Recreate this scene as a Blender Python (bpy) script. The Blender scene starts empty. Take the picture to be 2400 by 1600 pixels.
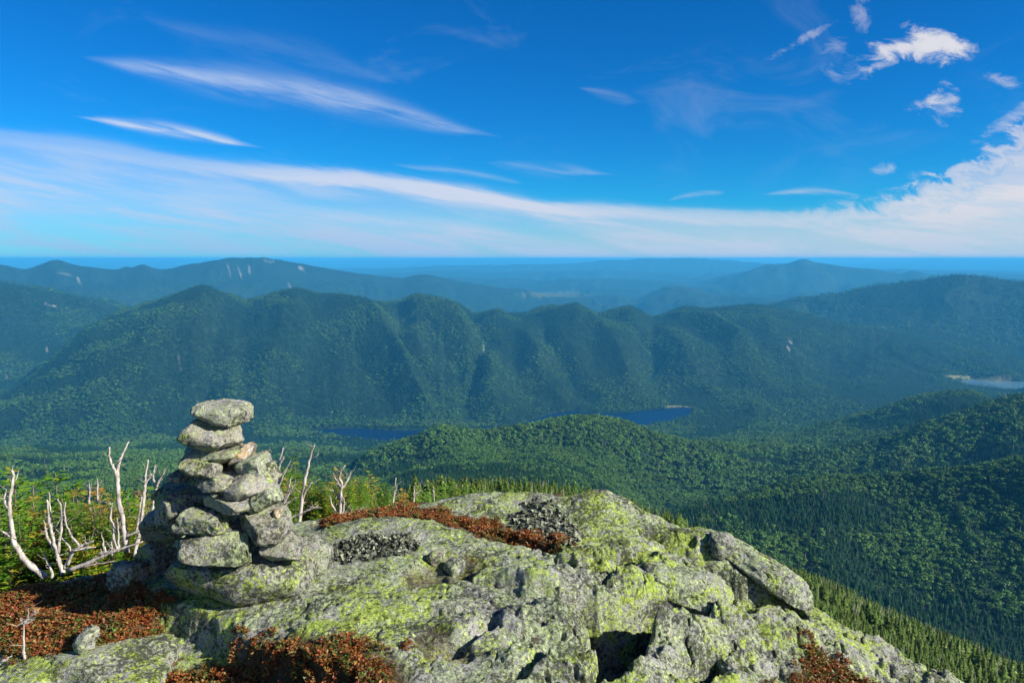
import bpy, bmesh, math, random
import numpy as np
from mathutils import Vector, Matrix

random.seed(7)
RNG = np.random.default_rng(11)
SC = bpy.context.scene
COL = SC.collection
rad = math.radians

# ------------------------------------------------------------------ camera
EYE = 1.65
F = 1733.0
PITCH = math.atan(194.0 / F)
cam_d = bpy.data.cameras.new('camera')
cam_d.sensor_width = 36.0
cam_d.lens = 36.0 * F / 2400.0
cam_d.clip_start = 0.05
cam_d.clip_end = 300000.0
cam = bpy.data.objects.new('camera', cam_d)
COL.objects.link(cam)
cam.location = (0, 0, EYE)
cam.rotation_euler = (math.pi / 2 - PITCH, 0, 0)
SC.camera = cam

CP, SP = math.cos(PITCH), math.sin(PITCH)


def ray(u, v):
    xc = (u - 1200.0) / F
    yc = (800.0 - v) / F
    return np.array([xc, CP + yc * SP, -SP + yc * CP])


def az_el(u, v):
    d = ray(u, v)
    return math.atan2(d[0], d[1]), math.atan2(d[2], math.hypot(d[0], d[1]))


def at(u, v, y):
    """point seen at (u, v) of the photograph, y metres ahead"""
    d = ray(u, v)
    return np.array([0, 0, EYE]) + d * (y / d[1])


# ------------------------------------------------------------------ light
SUN_AZ, SUN_EL = rad(112), rad(30)
sun_d = bpy.data.lights.new('sun', 'SUN')
sun_d.energy = 5.0
sun_d.angle = rad(0.53)
sun_d.color = (1.0, 0.955, 0.87)
sun = bpy.data.objects.new('sun', sun_d)
COL.objects.link(sun)
to_sun = Vector((math.sin(SUN_AZ) * math.cos(SUN_EL), math.cos(SUN_AZ) * math.cos(SUN_EL), math.sin(SUN_EL)))
sun.rotation_euler = (-to_sun).to_track_quat('-Z', 'Y').to_euler()

SC.view_settings.view_transform = 'Standard'
SC.view_settings.look = 'None'
SC.view_settings.gamma = 1.0
SC.view_settings.use_curve_mapping = False
SC.view_settings.exposure = 0.85
SC.render.engine = 'CYCLES'
cy = SC.cycles
cy.use_denoising = True
cy.max_bounces = 4
cy.diffuse_bounces = 1
cy.glossy_bounces = 2
cy.transmission_bounces = 2
cy.volume_bounces = 0
cy.transparent_max_bounces = 6
cy.use_adaptive_sampling = True
cy.adaptive_threshold = 0.015


class Nodes:
    """small helper to write node maths as calls"""

    def __init__(self, tree):
        self.t = tree
        self.n = tree.nodes
        self.l = tree.links

    def put(self, sock, val):
        if isinstance(val, bpy.types.NodeSocket):
            self.l.new(val, sock)
        else:
            sock.default_value = val

    def node(self, typ, **kw):
        nd = self.n.new(typ)
        for k, v in kw.items():
            setattr(nd, k, v)
        return nd

    def m(self, op, a, b=0.0, c=0.0, clamp=False):
        nd = self.node('ShaderNodeMath', operation=op, use_clamp=clamp)
        self.put(nd.inputs[0], a)
        self.put(nd.inputs[1], b)
        self.put(nd.inputs[2], c)
        return nd.outputs[0]

    def step(self, x, lo, hi):
        nd = self.node('ShaderNodeMapRange', interpolation_type='SMOOTHSTEP')
        self.put(nd.inputs[0], x)
        self.put(nd.inputs[1], lo)
        self.put(nd.inputs[2], hi)
        return nd.outputs[0]

    def mix(self, fac, a, b):
        nd = self.node('ShaderNodeMix', data_type='RGBA')
        self.put(nd.inputs[0], fac)
        self.put(nd.inputs[6], a)
        self.put(nd.inputs[7], b)
        return nd.outputs[2]

    def noise(self, vec, scale, detail=4.0, rough=0.55, dist=0.0):
        nd = self.node('ShaderNodeTexNoise')
        if vec is not None:
            self.put(nd.inputs['Vector'], vec)
        nd.inputs['Scale'].default_value = scale
        nd.inputs['Detail'].default_value = detail
        nd.inputs['Roughness'].default_value = rough
        nd.inputs['Distortion'].default_value = dist
        return nd.outputs['Fac']

    def comb(self, x, y, z):
        nd = self.node('ShaderNodeCombineXYZ')
        self.put(nd.inputs[0], x)
        self.put(nd.inputs[1], y)
        self.put(nd.inputs[2], z)
        return nd.outputs[0]

    def curve(self, x, pts):
        nd = self.node('ShaderNodeFloatCurve')
        c = nd.mapping.curves[0]
        pts = sorted(pts)
        while len(c.points) < len(pts):
            c.points.new(0.5, 0.5)
        for p, q in zip(c.points, pts):
            p.location = q
        nd.mapping.update()
        self.put(nd.inputs['Value'], x)
        return nd.outputs[0]

    def ramp(self, fac, stops):
        nd = self.node('ShaderNodeValToRGB')
        e = nd.color_ramp.elements
        while len(e) < len(stops):
            e.new(0.5)
        for k, (p, c) in zip(e, stops):
            k.position = p
            k.color = (*c, 1)
        self.put(nd.inputs[0], fac)
        return nd.outputs[0]


def rgb(r, g, b):
    return (r, g, b, 1.0)


# ------------------------------------------------------------------ sky
def build_world():
    w = bpy.data.worlds.new('World')
    SC.world = w
    w.use_nodes = True
    t = w.node_tree
    t.nodes.clear()
    N = Nodes(t)
    sky = N.node('ShaderNodeTexSky', sky_type='NISHITA', sun_disc=False)
    sky.sun_elevation = SUN_EL
    sky.sun_rotation = SUN_AZ
    sky.altitude = 1400
    sky.air_density = 1.0
    sky.dust_density = 0.15
    sky.ozone_density = 3.0
    hs = N.node('ShaderNodeHueSaturation')
    hs.inputs['Hue'].default_value = 0.497
    hs.inputs['Saturation'].default_value = 1.3
    N.put(hs.inputs['Color'], sky.outputs[0])
    tint = N.node('ShaderNodeMix', data_type='RGBA', blend_type='MULTIPLY')
    tint.inputs[0].default_value = 1.0
    N.put(tint.inputs[6], hs.outputs[0])
    tint.inputs[7].default_value = rgb(0.10, 0.765, 1.17)
    bg = N.node('ShaderNodeBackground')
    N.put(bg.inputs[0], tint.outputs[2])
    bg.inputs[1].default_value = 0.062

    tc = N.node('ShaderNodeTexCoord')
    sep = N.node('ShaderNodeSeparateXYZ')
    N.put(sep.inputs[0], tc.outputs['Generated'])
    a = N.m('ARCTAN2', sep.outputs[0], sep.outputs[1])
    e = N.m('ARCSINE', sep.outputs[2])
    an = N.m('MULTIPLY_ADD', a, 1 / 1.6, 0.5)          # azimuth -0.8..0.8 -> 0..1

    def cpts(px, scale=0.4):
        return [((az_el(u, v)[0] + 0.8) / 1.6, az_el(u, v)[1] / scale) for u, v in px]

    # streaky noise: stretched along gently falling lines
    slant = N.m('MULTIPLY_ADD', a, 0.16, e)
    sv = N.comb(N.m('MULTIPLY', a, 3.0), N.m('MULTIPLY', slant, 26.0), 3.7)
    n_str = N.noise(sv, 1.6, 6, 0.6, 0.6)
    sv2 = N.comb(N.m('MULTIPLY', a, 7.0), N.m('MULTIPLY', slant, 60.0), 9.1)
    n_fine = N.noise(sv2, 1.3, 5, 0.6, 0.3)
    pv = N.comb(N.m('MULTIPLY', a, 30.0), N.m('MULTIPLY', N.m('MULTIPLY_ADD', a, 0.25, e), 52.0), 1.3)
    n_puff = N.noise(pv, 1.0, 8, 0.66, 0.5)
    warp = N.m('MULTIPLY', N.m('SUBTRACT', n_str, 0.5), 0.022)
    warpf = N.m('MULTIPLY', N.m('SUBTRACT', n_fine, 0.5), 0.012)
    ew = N.m('ADD', N.m('ADD', e, warp), warpf)

    # low cirrus bank with a sloping upper edge
    edge_px = [(-500, 250), (-200, 285), (0, 305), (200, 322), (400, 358), (600, 382), (900, 408), (1100, 432),
               (1300, 470), (1500, 484), (1750, 494), (1950, 490), (2080, 462), (2200, 425), (2300, 370), (2400, 300),
               (2650, 200)]
    edge = N.m('MULTIPLY', N.curve(an, cpts(edge_px)), 0.4)
    rightness = N.step(a, -0.5, 0.55)
    fluff = N.m('MULTIPLY', N.m('SUBTRACT', n_puff, 0.5), N.m('MULTIPLY', N.step(a, 0.25, 0.6), 0.11))
    below = N.m('ADD', N.m('SUBTRACT', edge, ew), fluff)
    bank = N.step(below, -0.012, 0.042)
    dens = N.step(N.m('MULTIPLY_ADD', n_fine, 0.5, N.m('MULTIPLY', n_str, 0.75)), 0.50, 0.80)
    low = N.step(e, 0.16, 0.0)
    base = N.m('MULTIPLY_ADD', N.step(a, -0.5, 0.2), 0.30, N.m('MULTIPLY_ADD', low, 0.08, 0.40))
    gap = N.m('MULTIPLY', N.step(N.m('ABSOLUTE', N.m('SUBTRACT', below, 0.04)), 0.024, 0.004), N.curve(an, [(0, 0.1), (0.22, 0.25), (0.34, 0.75), (0.48, 0.8), (0.56, 0.5), (0.7, 0.1), (1, 0)]))
    bank = N.m('MULTIPLY', bank, N.m('SUBTRACT', 1.0, N.m('MULTIPLY', gap, 0.6)))
    base = N.m('MULTIPLY_ADD', N.m('MULTIPLY', N.step(e, 0.06, 0.15), N.step(a, 0.2, 0.5)), -0.36, base)
    bank_o = N.m('MULTIPLY', bank, N.m('ADD', base, N.m('MULTIPLY', dens, 0.45)), clamp=True)
    # brighter rim under the edge
    rim_c = N.m('SUBTRACT', below, 0.010)
    rim = N.step(N.m('ABSOLUTE', rim_c), 0.015, 0.003)
    rim_a = N.curve(an, [(0, 0.25), (0.2, 0.35), (0.38, 0.95), (0.5, 0.95), (0.56, 0.7), (0.7, 0.45), (0.85, 0.5), (1, 0.6)])
    rim_o = N.m('MULTIPLY', N.m('MULTIPLY', rim, rim_a), 0.8)
    total = N.m('ADD', bank_o, rim_o, clamp=True)

    def over(x, y):
        # 1-(1-x)(1-y)
        return N.m('SUBTRACT', 1.0, N.m('MULTIPLY', N.m('SUBTRACT', 1.0, x), N.m('SUBTRACT', 1.0, y)))

    def streak(px, thick, op):
        """px centre line, thick: half thickness in px at the same points"""
        nonlocal total
        c = N.m('MULTIPLY', N.curve(an, cpts(px)), 0.4)
        h = N.m('MULTIPLY', N.curve(an, [((az_el(u, v)[0] + 0.8) / 1.6, k / F / 0.1) for (u, v), k in zip(px, thick)]), 0.1)
        h = N.m('MAXIMUM', h, 1e-5)
        q = N.m('DIVIDE', N.m('ABSOLUTE', N.m('SUBTRACT', N.m('ADD', e, N.m('MULTIPLY', warpf, 0.7)), c)), h)
        q = N.m('MULTIPLY_ADD', N.m('SUBTRACT', n_str, 0.5), 1.3, q)
        s = N.m('POWER', 2.718, N.m('MULTIPLY', N.m('POWER', N.m('MAXIMUM', q, 0.0), 2.0), -1.9))
        s = N.m('MULTIPLY', s, N.step(N.m('MULTIPLY_ADD', n_fine, 0.7, N.m('MULTIPLY', n_str, 0.5)), 0.35, 0.72))
        s = N.m('MULTIPLY', s, N.step(h, 0.0, 0.010 if max(thick) > 20 else 0.005))
        o = N.m('MULTIPLY', s, N.m('MULTIPLY_ADD', n_fine, op * 1.0, op * 0.45), clamp=True)
        total = over(total, o)

    streak([(180, 130), (220, 137), (400, 168), (600, 195), (800, 228), (950, 268), (1050, 296), (1130, 312), (1200, 325)],
           [0, 5, 22, 34, 34, 26, 15, 6, 0], 0.55)
    streak([(150, 270), (200, 275), (300, 290), (400, 303), (500, 322), (585, 339), (640, 350)],
           [0, 3, 10, 14, 11, 3, 0], 0.95)
    streak([(900, 380), (960, 390), (1080, 402), (1170, 418), (1230, 430)], [0, 5, 9, 7, 0], 0.26)
    streak([(1130, 380), (1200, 388), (1290, 396), (1400, 404), (1460, 410)], [0, 10, 16, 5, 0], 0.24)
    streak([(320, 30), (380, 55), (500, 85), (700, 120), (850, 170), (950, 200)], [0, 12, 22, 30, 18, 0], 0.09)
    streak([(1350, 205), (1390, 213), (1440, 226), (1490, 238), (1520, 245)], [0, 8, 12, 5, 0], 0.22)
    streak([(1560, 470), (1600, 460), (1660, 452), (1700, 452)], [0, 5, 6, 0], 0.4)
    streak([(1780, 458), (1820, 452), (1900, 447), (1990, 455), (2030, 460)], [0, 5, 8, 5, 0], 0.4)

    def puff(u, v, ru, rv, op, thr=0.0, tilt=0.0):
        nonlocal total
        a0, e0 = az_el(u, v)
        da = N.m('SUBTRACT', a, a0)
        de = N.m('SUBTRACT', e, e0)
        de2 = N.m('MULTIPLY_ADD', da, tilt, de)
        q = N.m('ADD', N.m('POWER', N.m('ABSOLUTE', N.m('DIVIDE', da, ru / F)), 2.0),
                N.m('POWER', N.m('ABSOLUTE', N.m('DIVIDE', de2, rv / F)), 2.0))
        s = N.m('SUBTRACT', N.m('MULTIPLY_ADD', n_puff, 4.4, -1.5 - thr), q)
        o = N.m('MULTIPLY', N.step(s, -0.1, 1.1), op)
        total = over(total, o)

    puff(2150, 118, 115, 30, 0.95, -0.1, 0.1)
    puff(2190, 92, 55, 26, 0.95, -0.1, 0.45)
    puff(2075, 148, 60, 14, 0.6, 0.0, -0.2)
    puff(2215, 240, 44, 46, 0.7)
    puff(2160, 242, 40, 16, 0.45)
    puff(2345, 186, 40, 16, 0.4, 0, 0.3)
    puff(2065, 395, 36, 18, 0.45)
    puff(1985, 165, 50, 30, 0.3)
    puff(2020, 18, 26, 60, 0.35)
    puff(1870, 100, 70, 12, 0.35, 0, -0.4)
    puff(2380, 270, 80, 20, 0.4, 0, -0.6)
    puff(1960, 105, 40, 24, 0.25)
    # broad faint cirrus veil higher up, all round the sky
    vv = N.comb(N.m('MULTIPLY', a, 5.0), N.m('MULTIPLY', e, 9.0), 5.5)
    n_veil = N.noise(vv, 1.2, 5, 0.6, 1.0)
    veil = N.m('MULTIPLY', N.step(n_veil, 0.52, 0.85), 0.11)
    veil = N.m('MULTIPLY', veil, N.step(e, 0.02, 0.2))
    total = over(total, veil)
    total = N.m('MULTIPLY', total, N.step(e, -0.02, 0.0))

    ccol = N.mix(rightness, rgb(0.44, 0.54, 0.72), rgb(0.60, 0.60, 0.65))
    ccol = N.mix(N.m('MULTIPLY', N.step(e, 0.085, 0.0), 0.75), ccol, N.mix(rightness, rgb(0.22, 0.42, 0.66), rgb(0.40, 0.50, 0.62)))
    cb = N.node('ShaderNodeBackground')
    N.put(cb.inputs[0], ccol)
    cb.inputs[1].default_value = 0.68
    ms = N.node('ShaderNodeMixShader')
    N.put(ms.inputs[0], total)
    N.put(ms.inputs[1], bg.outputs[0])
    N.put(ms.inputs[2], cb.outputs[0])
    out = N.node('ShaderNodeOutputWorld')
    N.put(out.inputs[0], ms.outputs[0])


build_world()


# ------------------------------------------------------------------ numpy noise
def _hash(ix, iy, iz, seed):
    h = (ix.astype(np.int64) * 374761393 + iy.astype(np.int64) * 668265263 + iz.astype(np.int64) * 2147483647 + seed * 974711)
    h = (h ^ (h >> 13)) * 1274126177
    h = h ^ (h >> 16)
    return (h & 0xFFFF).astype(np.float64) / 65535.0 * 2 - 1


def vnoise2(x, y, seed=0):
    ix, iy = np.floor(x), np.floor(y)
    fx, fy = x - ix, y - iy
    ux, uy = fx * fx * fx * (fx * (fx * 6 - 15) + 10), fy * fy * fy * (fy * (fy * 6 - 15) + 10)
    z = np.zeros_like(ix)
    a, b = _hash(ix, iy, z, seed), _hash(ix + 1, iy, z, seed)
    c, d = _hash(ix, iy + 1, z, seed), _hash(ix + 1, iy + 1, z, seed)
    return (a + (b - a) * ux) * (1 - uy) + (c + (d - c) * ux) * uy


def vnoise3(x, y, zz, seed=0):
    iz = np.floor(zz)
    fz = zz - iz
    uz = fz * fz * (3 - 2 * fz)
    ix, iy = np.floor(x), np.floor(y)
    fx, fy = x - ix, y - iy
    ux, uy = fx * fx * (3 - 2 * fx), fy * fy * (3 - 2 * fy)
    r = []
    for k in (0, 1):
        a, b = _hash(ix, iy, iz + k, seed), _hash(ix + 1, iy, iz + k, seed)
        c, d = _hash(ix, iy + 1, iz + k, seed), _hash(ix + 1, iy + 1, iz + k, seed)
        r.append((a + (b - a) * ux) * (1 - uy) + (c + (d - c) * ux) * uy)
    return r[0] + (r[1] - r[0]) * uz


def fbm(x, y, octv=4, seed=0, gain=0.5, lac=2.03):
    s, a, t = 0.0, 1.0, 0.0
    for k in range(octv):
        c, sn = math.cos(k * 1.3), math.sin(k * 1.3)
        s = s + a * vnoise2(x * c - y * sn + 17.3 * k, x * sn + y * c - 9.1 * k, seed + k)
        t += a
        a *= gain
        x, y = x * lac, y * lac
    return s / t


def fbm3(p, octv=4, seed=0, gain=0.5):
    s, a, t = 0.0, 1.0, 0.0
    q = p.copy()
    for k in range(octv):
        s = s + a * vnoise3(q[:, 0] + 5.2 * k, q[:, 1] - 3.7 * k, q[:, 2] + 1.9 * k, seed + k)
        t += a
        a *= gain
        q = q * 2.05
    return s / t


def ridged(x, y, octv=4, seed=0):
    s, a, t = 0.0, 1.0, 0.0
    for k in range(octv):
        s = s + a * (1 - np.abs(vnoise2(x + 3.1 * k, y - 7.7 * k, seed + k)) * 2)
        t += a
        a *= 0.5
        x, y = x * 2.05, y * 2.05
    return s / t


def sstep(x, lo, hi):
    t = np.clip((x - lo) / (hi - lo), 0, 1)
    return t * t * (3 - 2 * t)


# ------------------------------------------------------------------ object helpers
def mesh_from(name, V, Fc, mat=None, smooth=True):
    me = bpy.data.meshes.new(name)
    V = np.asarray(V, dtype=np.float32)
    if isinstance(Fc, np.ndarray) and len(Fc):
        k = Fc.shape[1]
        me.vertices.add(len(V))
        me.vertices.foreach_set('co', V.ravel())
        me.loops.add(Fc.size)
        me.loops.foreach_set('vertex_index', Fc.astype(np.int32).ravel())
        me.polygons.add(len(Fc))
        me.polygons.foreach_set('loop_start', np.arange(0, Fc.size, k, dtype=np.int32))
        me.polygons.foreach_set('loop_total', np.full(len(Fc), k, dtype=np.int32))
        me.update(calc_edges=True)
    else:
        me.from_pydata([tuple(p) for p in V], [], [tuple(f) for f in Fc])
        me.update()
    if smooth and len(me.polygons):
        me.polygons.foreach_set('use_smooth', np.ones(len(me.polygons), dtype=bool))
    if mat:
        me.materials.append(mat)
    return me


def link(name, data, parent=None, loc=None, label=None, cat=None, group=None, kind=None):
    o = bpy.data.objects.new(name, data)
    COL.objects.link(o)
    if parent:
        o.parent = parent
    if loc is not None:
        o.location = tuple(loc)
    if label:
        o['label'] = label
    if cat:
        o['category'] = cat
    if group:
        o['group'] = group
    if kind:
        o['kind'] = kind
    return o


def float_attr(me, name, arr, domain='POINT'):
    at_ = me.attributes.new(name, 'FLOAT', domain)
    at_.data.foreach_set('value', np.asarray(arr, dtype=np.float32))


# ------------------------------------------------------------------ materials
def new_mat(name):
    m = bpy.data.materials.new(name)
    m.use_nodes = True
    t = m.node_tree
    N = Nodes(t)
    b = t.nodes['Principled BSDF']
    b.inputs['Roughness'].default_value = 0.9
    b.inputs['Specular IOR Level'].default_value = 0.15
    return m, N, b


def attr(N, name, typ='GEOMETRY'):
    nd = N.node('ShaderNodeAttribute', attribute_type=typ)
    nd.attribute_name = name
    return nd.outputs['Fac']


def obj_random(N):
    return N.node('ShaderNodeObjectInfo').outputs['Random']


def bump(N, b, h, strength, dist):
    nd = N.node('ShaderNodeBump')
    nd.inputs['Strength'].default_value = strength
    nd.inputs['Distance'].default_value = dist
    N.put(nd.inputs['Height'], h)
    N.put(b.inputs['Normal'], nd.outputs[0])


def rock_material(name, grey=0.24, lichen=0.5, yellow=0.5, warm=0.0, masks=False, scale=1.0, orange=0.0):
    m, N, b = new_mat(name)
    tc = N.node('ShaderNodeTexCoord').outputs['Object']
    if masks:
        vec = tc
    else:
        off = N.node('ShaderNodeVectorMath', operation='ADD')
        N.put(off.inputs[0], tc)
        r = obj_random(N)
        N.put(off.inputs[1], N.comb(N.m('MULTIPLY', r, 37.0), N.m('MULTIPLY', r, 11.0), N.m('MULTIPLY', r, 5.0)))
        vec = off.outputs[0]
    grain = N.noise(vec, 190 * scale, 3, 0.75)
    speck = N.noise(vec, 75 * scale, 5, 0.72)
    mid = N.noise(vec, 16 * scale, 5, 0.68, 0.6)
    big = N.noise(vec, 2.6 * scale, 4, 0.6, 0.4)
    g = grey
    c = N.ramp(N.m('MULTIPLY_ADD', grain, 0.5, N.m('MULTIPLY', speck, 0.5)), [(0.34, (g * 0.2, g * 0.2, g * 0.18)), (0.5, (g, g * 0.98, g * 0.90)), (0.64, (g * 2.0, g * 1.95, g * 1.75))])
    if warm > 0:
        c = N.mix(N.m('MULTIPLY', N.step(mid, 0.35, 0.6), warm), c, rgb(0.50, 0.34, 0.15))
    # pale grey-green crust lichen
    crust = N.m('MULTIPLY_ADD', speck, 0.6, N.m('MULTIPLY_ADD', mid, 0.55, N.m('MULTIPLY', big, 0.3)))
    fk = N.step(crust, 0.86 - 0.30 * lichen, 0.98 - 0.30 * lichen)
    pale = N.ramp(speck, [(0.32, (0.09, 0.12, 0.055)), (0.5, (0.28, 0.34, 0.16)), (0.7, (0.52, 0.56, 0.36))])
    c = N.mix(N.m('MULTIPLY', fk, 0.85), c, pale)
    # yellow-green map lichen in patches
    n2 = N.node('ShaderNodeVectorMath', operation='ADD')
    N.put(n2.inputs[0], vec)
    n2.inputs[1].default_value = (4.1, 7.7, 2.2)
    ymid = N.noise(n2.outputs[0], 21 * scale, 6, 0.72, 0.7)
    ybig = N.noise(n2.outputs[0], 3.4 * scale, 3, 0.6, 0.6)
    yv = N.m('MULTIPLY_ADD', ymid, 0.75, N.m('MULTIPLY_ADD', ybig, 0.5, N.m('MULTIPLY', speck, 0.42)))
    if masks:
        yv = N.m('MULTIPLY_ADD', attr(N, 'yellow'), 0.10, yv)
    fy = N.step(yv, 0.98 - 0.22 * yellow, 1.07 - 0.22 * yellow)
    ycol = N.ramp(speck, [(0.34, (0.10, 0.15, 0.02)), (0.55, (0.34, 0.44, 0.06)), (0.72, (0.58, 0.64, 0.16))])
    c = N.mix(N.m('MULTIPLY', fy, 0.9), c, ycol)
    # black crust spots
    n3 = N.node('ShaderNodeVectorMath', operation='ADD')
    N.put(n3.inputs[0], vec)
    n3.inputs[1].default_value = (-3.1, 1.7, 8.2)
    dk = N.m('MULTIPLY_ADD', N.noise(n3.outputs[0], 48 * scale, 5, 0.75), 0.8, N.m('MULTIPLY', N.noise(n3.outputs[0], 5.5 * scale, 3, 0.6), 0.5))
    fd = N.step(dk, 0.63, 0.73)
    c = N.mix(N.m('MULTIPLY', fd, 0.82), c, rgb(0.022, 0.024, 0.02))
    if orange > 0:
        od = N.noise(n3.outputs[0], 7 * scale, 5, 0.7, 0.5)
        c = N.mix(N.m('MULTIPLY', N.step(od, 0.64, 0.74), orange), c, rgb(0.38, 0.16, 0.04))
    if masks:
        c = N.mix(attr(N, 'soil'), c, N.ramp(speck, [(0.35, (0.03, 0.022, 0.012)), (0.65, (0.13, 0.085, 0.04))]))
        c = N.mix(N.m('MULTIPLY', attr(N, 'tripe'), 0.7), c, N.ramp(speck, [(0.4, (0.02, 0.02, 0.018)), (0.65, (0.10, 0.10, 0.085))]))
    N.put(b.inputs['Base Color'], c)
    h = N.m('MULTIPLY_ADD', grain, 0.22, N.m('MULTIPLY_ADD', speck, 0.55, N.m('MULTIPLY', mid, 0.9)))
    h = N.m('ADD', h, N.m('MULTIPLY', fk, 0.10))
    bump(N, b, h, 0.9, 0.016)
    return m


MAT_LEDGE = rock_material('granite_with_lichen', 0.28, 0.66, 0.70, masks=True, orange=0.5)
MAT_STONE = rock_material('cairn_granite', 0.25, 0.55, 0.36, warm=0.20)
MAT_STONE_Y = rock_material('cairn_granite_map_lichen', 0.26, 0.50, 0.70, warm=0.1)
MAT_STONE_P = rock_material('cairn_granite_pale', 0.34, 0.66, 0.05, warm=0.14)
MAT_STONE_W = rock_material('cairn_granite_ochre', 0.34, 0.25, 0.0, warm=0.95)
MAT_BOULDER = rock_material('boulder_granite', 0.27, 0.64, 0.60)


def bark_material():
    m, N, b = new_mat('bleached_wood')
    tc = N.node('ShaderNodeTexCoord').outputs['Object']
    mp = N.node('ShaderNodeMapping')
    mp.inputs['Scale'].default_value = (60, 60, 9)
    N.put(mp.inputs[0], tc)
    n = N.noise(mp.outputs[0], 1.0, 5, 0.65)
    n2 = N.noise(tc, 9, 4, 0.6)
    c = N.ramp(n, [(0.3, (0.15, 0.13, 0.11)), (0.5, (0.43, 0.38, 0.33)), (0.7, (0.62, 0.56, 0.49))])
    c = N.mix(N.m('MULTIPLY', N.step(n2, 0.5, 0.68), 0.8), c, rgb(0.17, 0.13, 0.10))
    N.put(b.inputs['Base Color'], c)
    bump(N, b, n, 0.6, 0.006)
    return m


MAT_WOOD = bark_material()


def trunk_material():
    m, N, b = new_mat('spruce_bark')
    tc = N.node('ShaderNodeTexCoord').outputs['Object']
    n = N.noise(tc, 30, 4, 0.6)
    N.put(b.inputs['Base Color'], N.ramp(n, [(0.3, (0.06, 0.045, 0.035)), (0.7, (0.20, 0.16, 0.13))]))
    return m


MAT_BARK = trunk_material()


def foliage_material(name, dark, light, tip, tip_amount, trans=0.25):
    m, N, b = new_mat(name)
    r = obj_random(N)
    tw = attr(N, 'tint')
    c = N.mix(tw, rgb(*dark), rgb(*light))
    k = N.m('MULTIPLY', N.step(N.m('MULTIPLY_ADD', r, 0.5, N.m('MULTIPLY', tw, 0.6)), 0.95 - tip_amount, 1.1 - tip_amount * 0.6), 0.85)
    c = N.mix(k, c, rgb(*tip))
    hs = N.node('ShaderNodeHueSaturation')
    N.put(hs.inputs['Color'], c)
    N.put(hs.inputs['Value'], N.m('MULTIPLY_ADD', r, 0.5, 0.75))
    N.put(hs.inputs['Hue'], N.m('MULTIPLY_ADD', r, 0.03, 0.485))
    N.put(b.inputs['Base Color'], hs.outputs[0])
    b.inputs['Roughness'].default_value = 0.6
    if trans > 0:
        tr = N.node('ShaderNodeBsdfTranslucent')
        N.put(tr.inputs[0], hs.outputs[0])
        ms = N.node('ShaderNodeMixShader')
        ms.inputs[0].default_value = trans
        N.put(ms.inputs[1], b.outputs[0])
        N.put(ms.inputs[2], tr.outputs[0])
        N.put(N.t.nodes['Material Output'].inputs[0], ms.outputs[0])
    return m


MAT_NEEDLE = foliage_material('spruce_needles', (0.04, 0.13, 0.010), (0.18, 0.34, 0.025), (0.46, 0.31, 0.03), 0.22)
MAT_NEEDLE_RUST = foliage_material('rusty_spruce_needles', (0.16, 0.16, 0.02), (0.36, 0.30, 0.04), (0.46, 0.19, 0.04), 0.4)
MAT_CONIFER = foliage_material('forest_conifer_needles', (0.004, 0.024, 0.008), (0.034, 0.090, 0.022), (0.10, 0.13, 0.05), 0.05, 0.08)
MAT_CONIFER_OLIVE = foliage_material('slope_spruce_needles', (0.035, 0.075, 0.012), (0.17, 0.24, 0.045), (0.30, 0.30, 0.11), 0.14, 0.15)
MAT_CONIFER_FAR = foliage_material('ridge_conifer_needles', (0.001, 0.012, 0.006), (0.034, 0.095, 0.026), (0.10, 0.14, 0.05), 0.08, 0.05)
MAT_HARDWOOD_FAR = foliage_material('ridge_hardwood_leaves', (0.012, 0.045, 0.010), (0.095, 0.19, 0.038), (0.19, 0.24, 0.05), 0.12, 0.08)
MAT_HARDWOOD = foliage_material('forest_hardwood_leaves', (0.025, 0.075, 0.012), (0.125, 0.225, 0.04), (0.24, 0.28, 0.05), 0.12, 0.1)


def heath_material():
    m, N, b = new_mat('heath_leaves')
    tw = attr(N, 'tint')
    r = obj_random(N)
    pn = N.noise(N.node('ShaderNodeNewGeometry').outputs['Position'], 7.0, 3, 0.6)
    v = N.m('FRACT', N.m('ADD', N.m('MULTIPLY', tw, 0.7), N.m('ADD', N.m('MULTIPLY', r, 0.25), N.m('MULTIPLY', N.step(pn, 0.44, 0.62), 0.45))))
    c = N.ramp(v, [(0.0, (0.08, 0.022, 0.012)), (0.18, (0.22, 0.05, 0.02)), (0.36, (0.36, 0.12, 0.03)), (0.50, (0.15, 0.03, 0.015)),
                   (0.62, (0.34, 0.19, 0.04)), (0.76, (0.12, 0.075, 0.025)), (0.84, (0.10, 0.15, 0.025)), (1.0, (0.04, 0.11, 0.015))])
    N.put(b.inputs['Base Color'], c)
    b.inputs['Roughness'].default_value = 0.5
    b.inputs['Specular IOR Level'].default_value = 0.3
    tr = N.node('ShaderNodeBsdfTranslucent')
    N.put(tr.inputs[0], c)
    ms = N.node('ShaderNodeMixShader')
    ms.inputs[0].default_value = 0.25
    N.put(ms.inputs[1], b.outputs[0])
    N.put(ms.inputs[2], tr.outputs[0])
    N.put(N.t.nodes['Material Output'].inputs[0], ms.outputs[0])
    return m


MAT_HEATH = heath_material()


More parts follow.
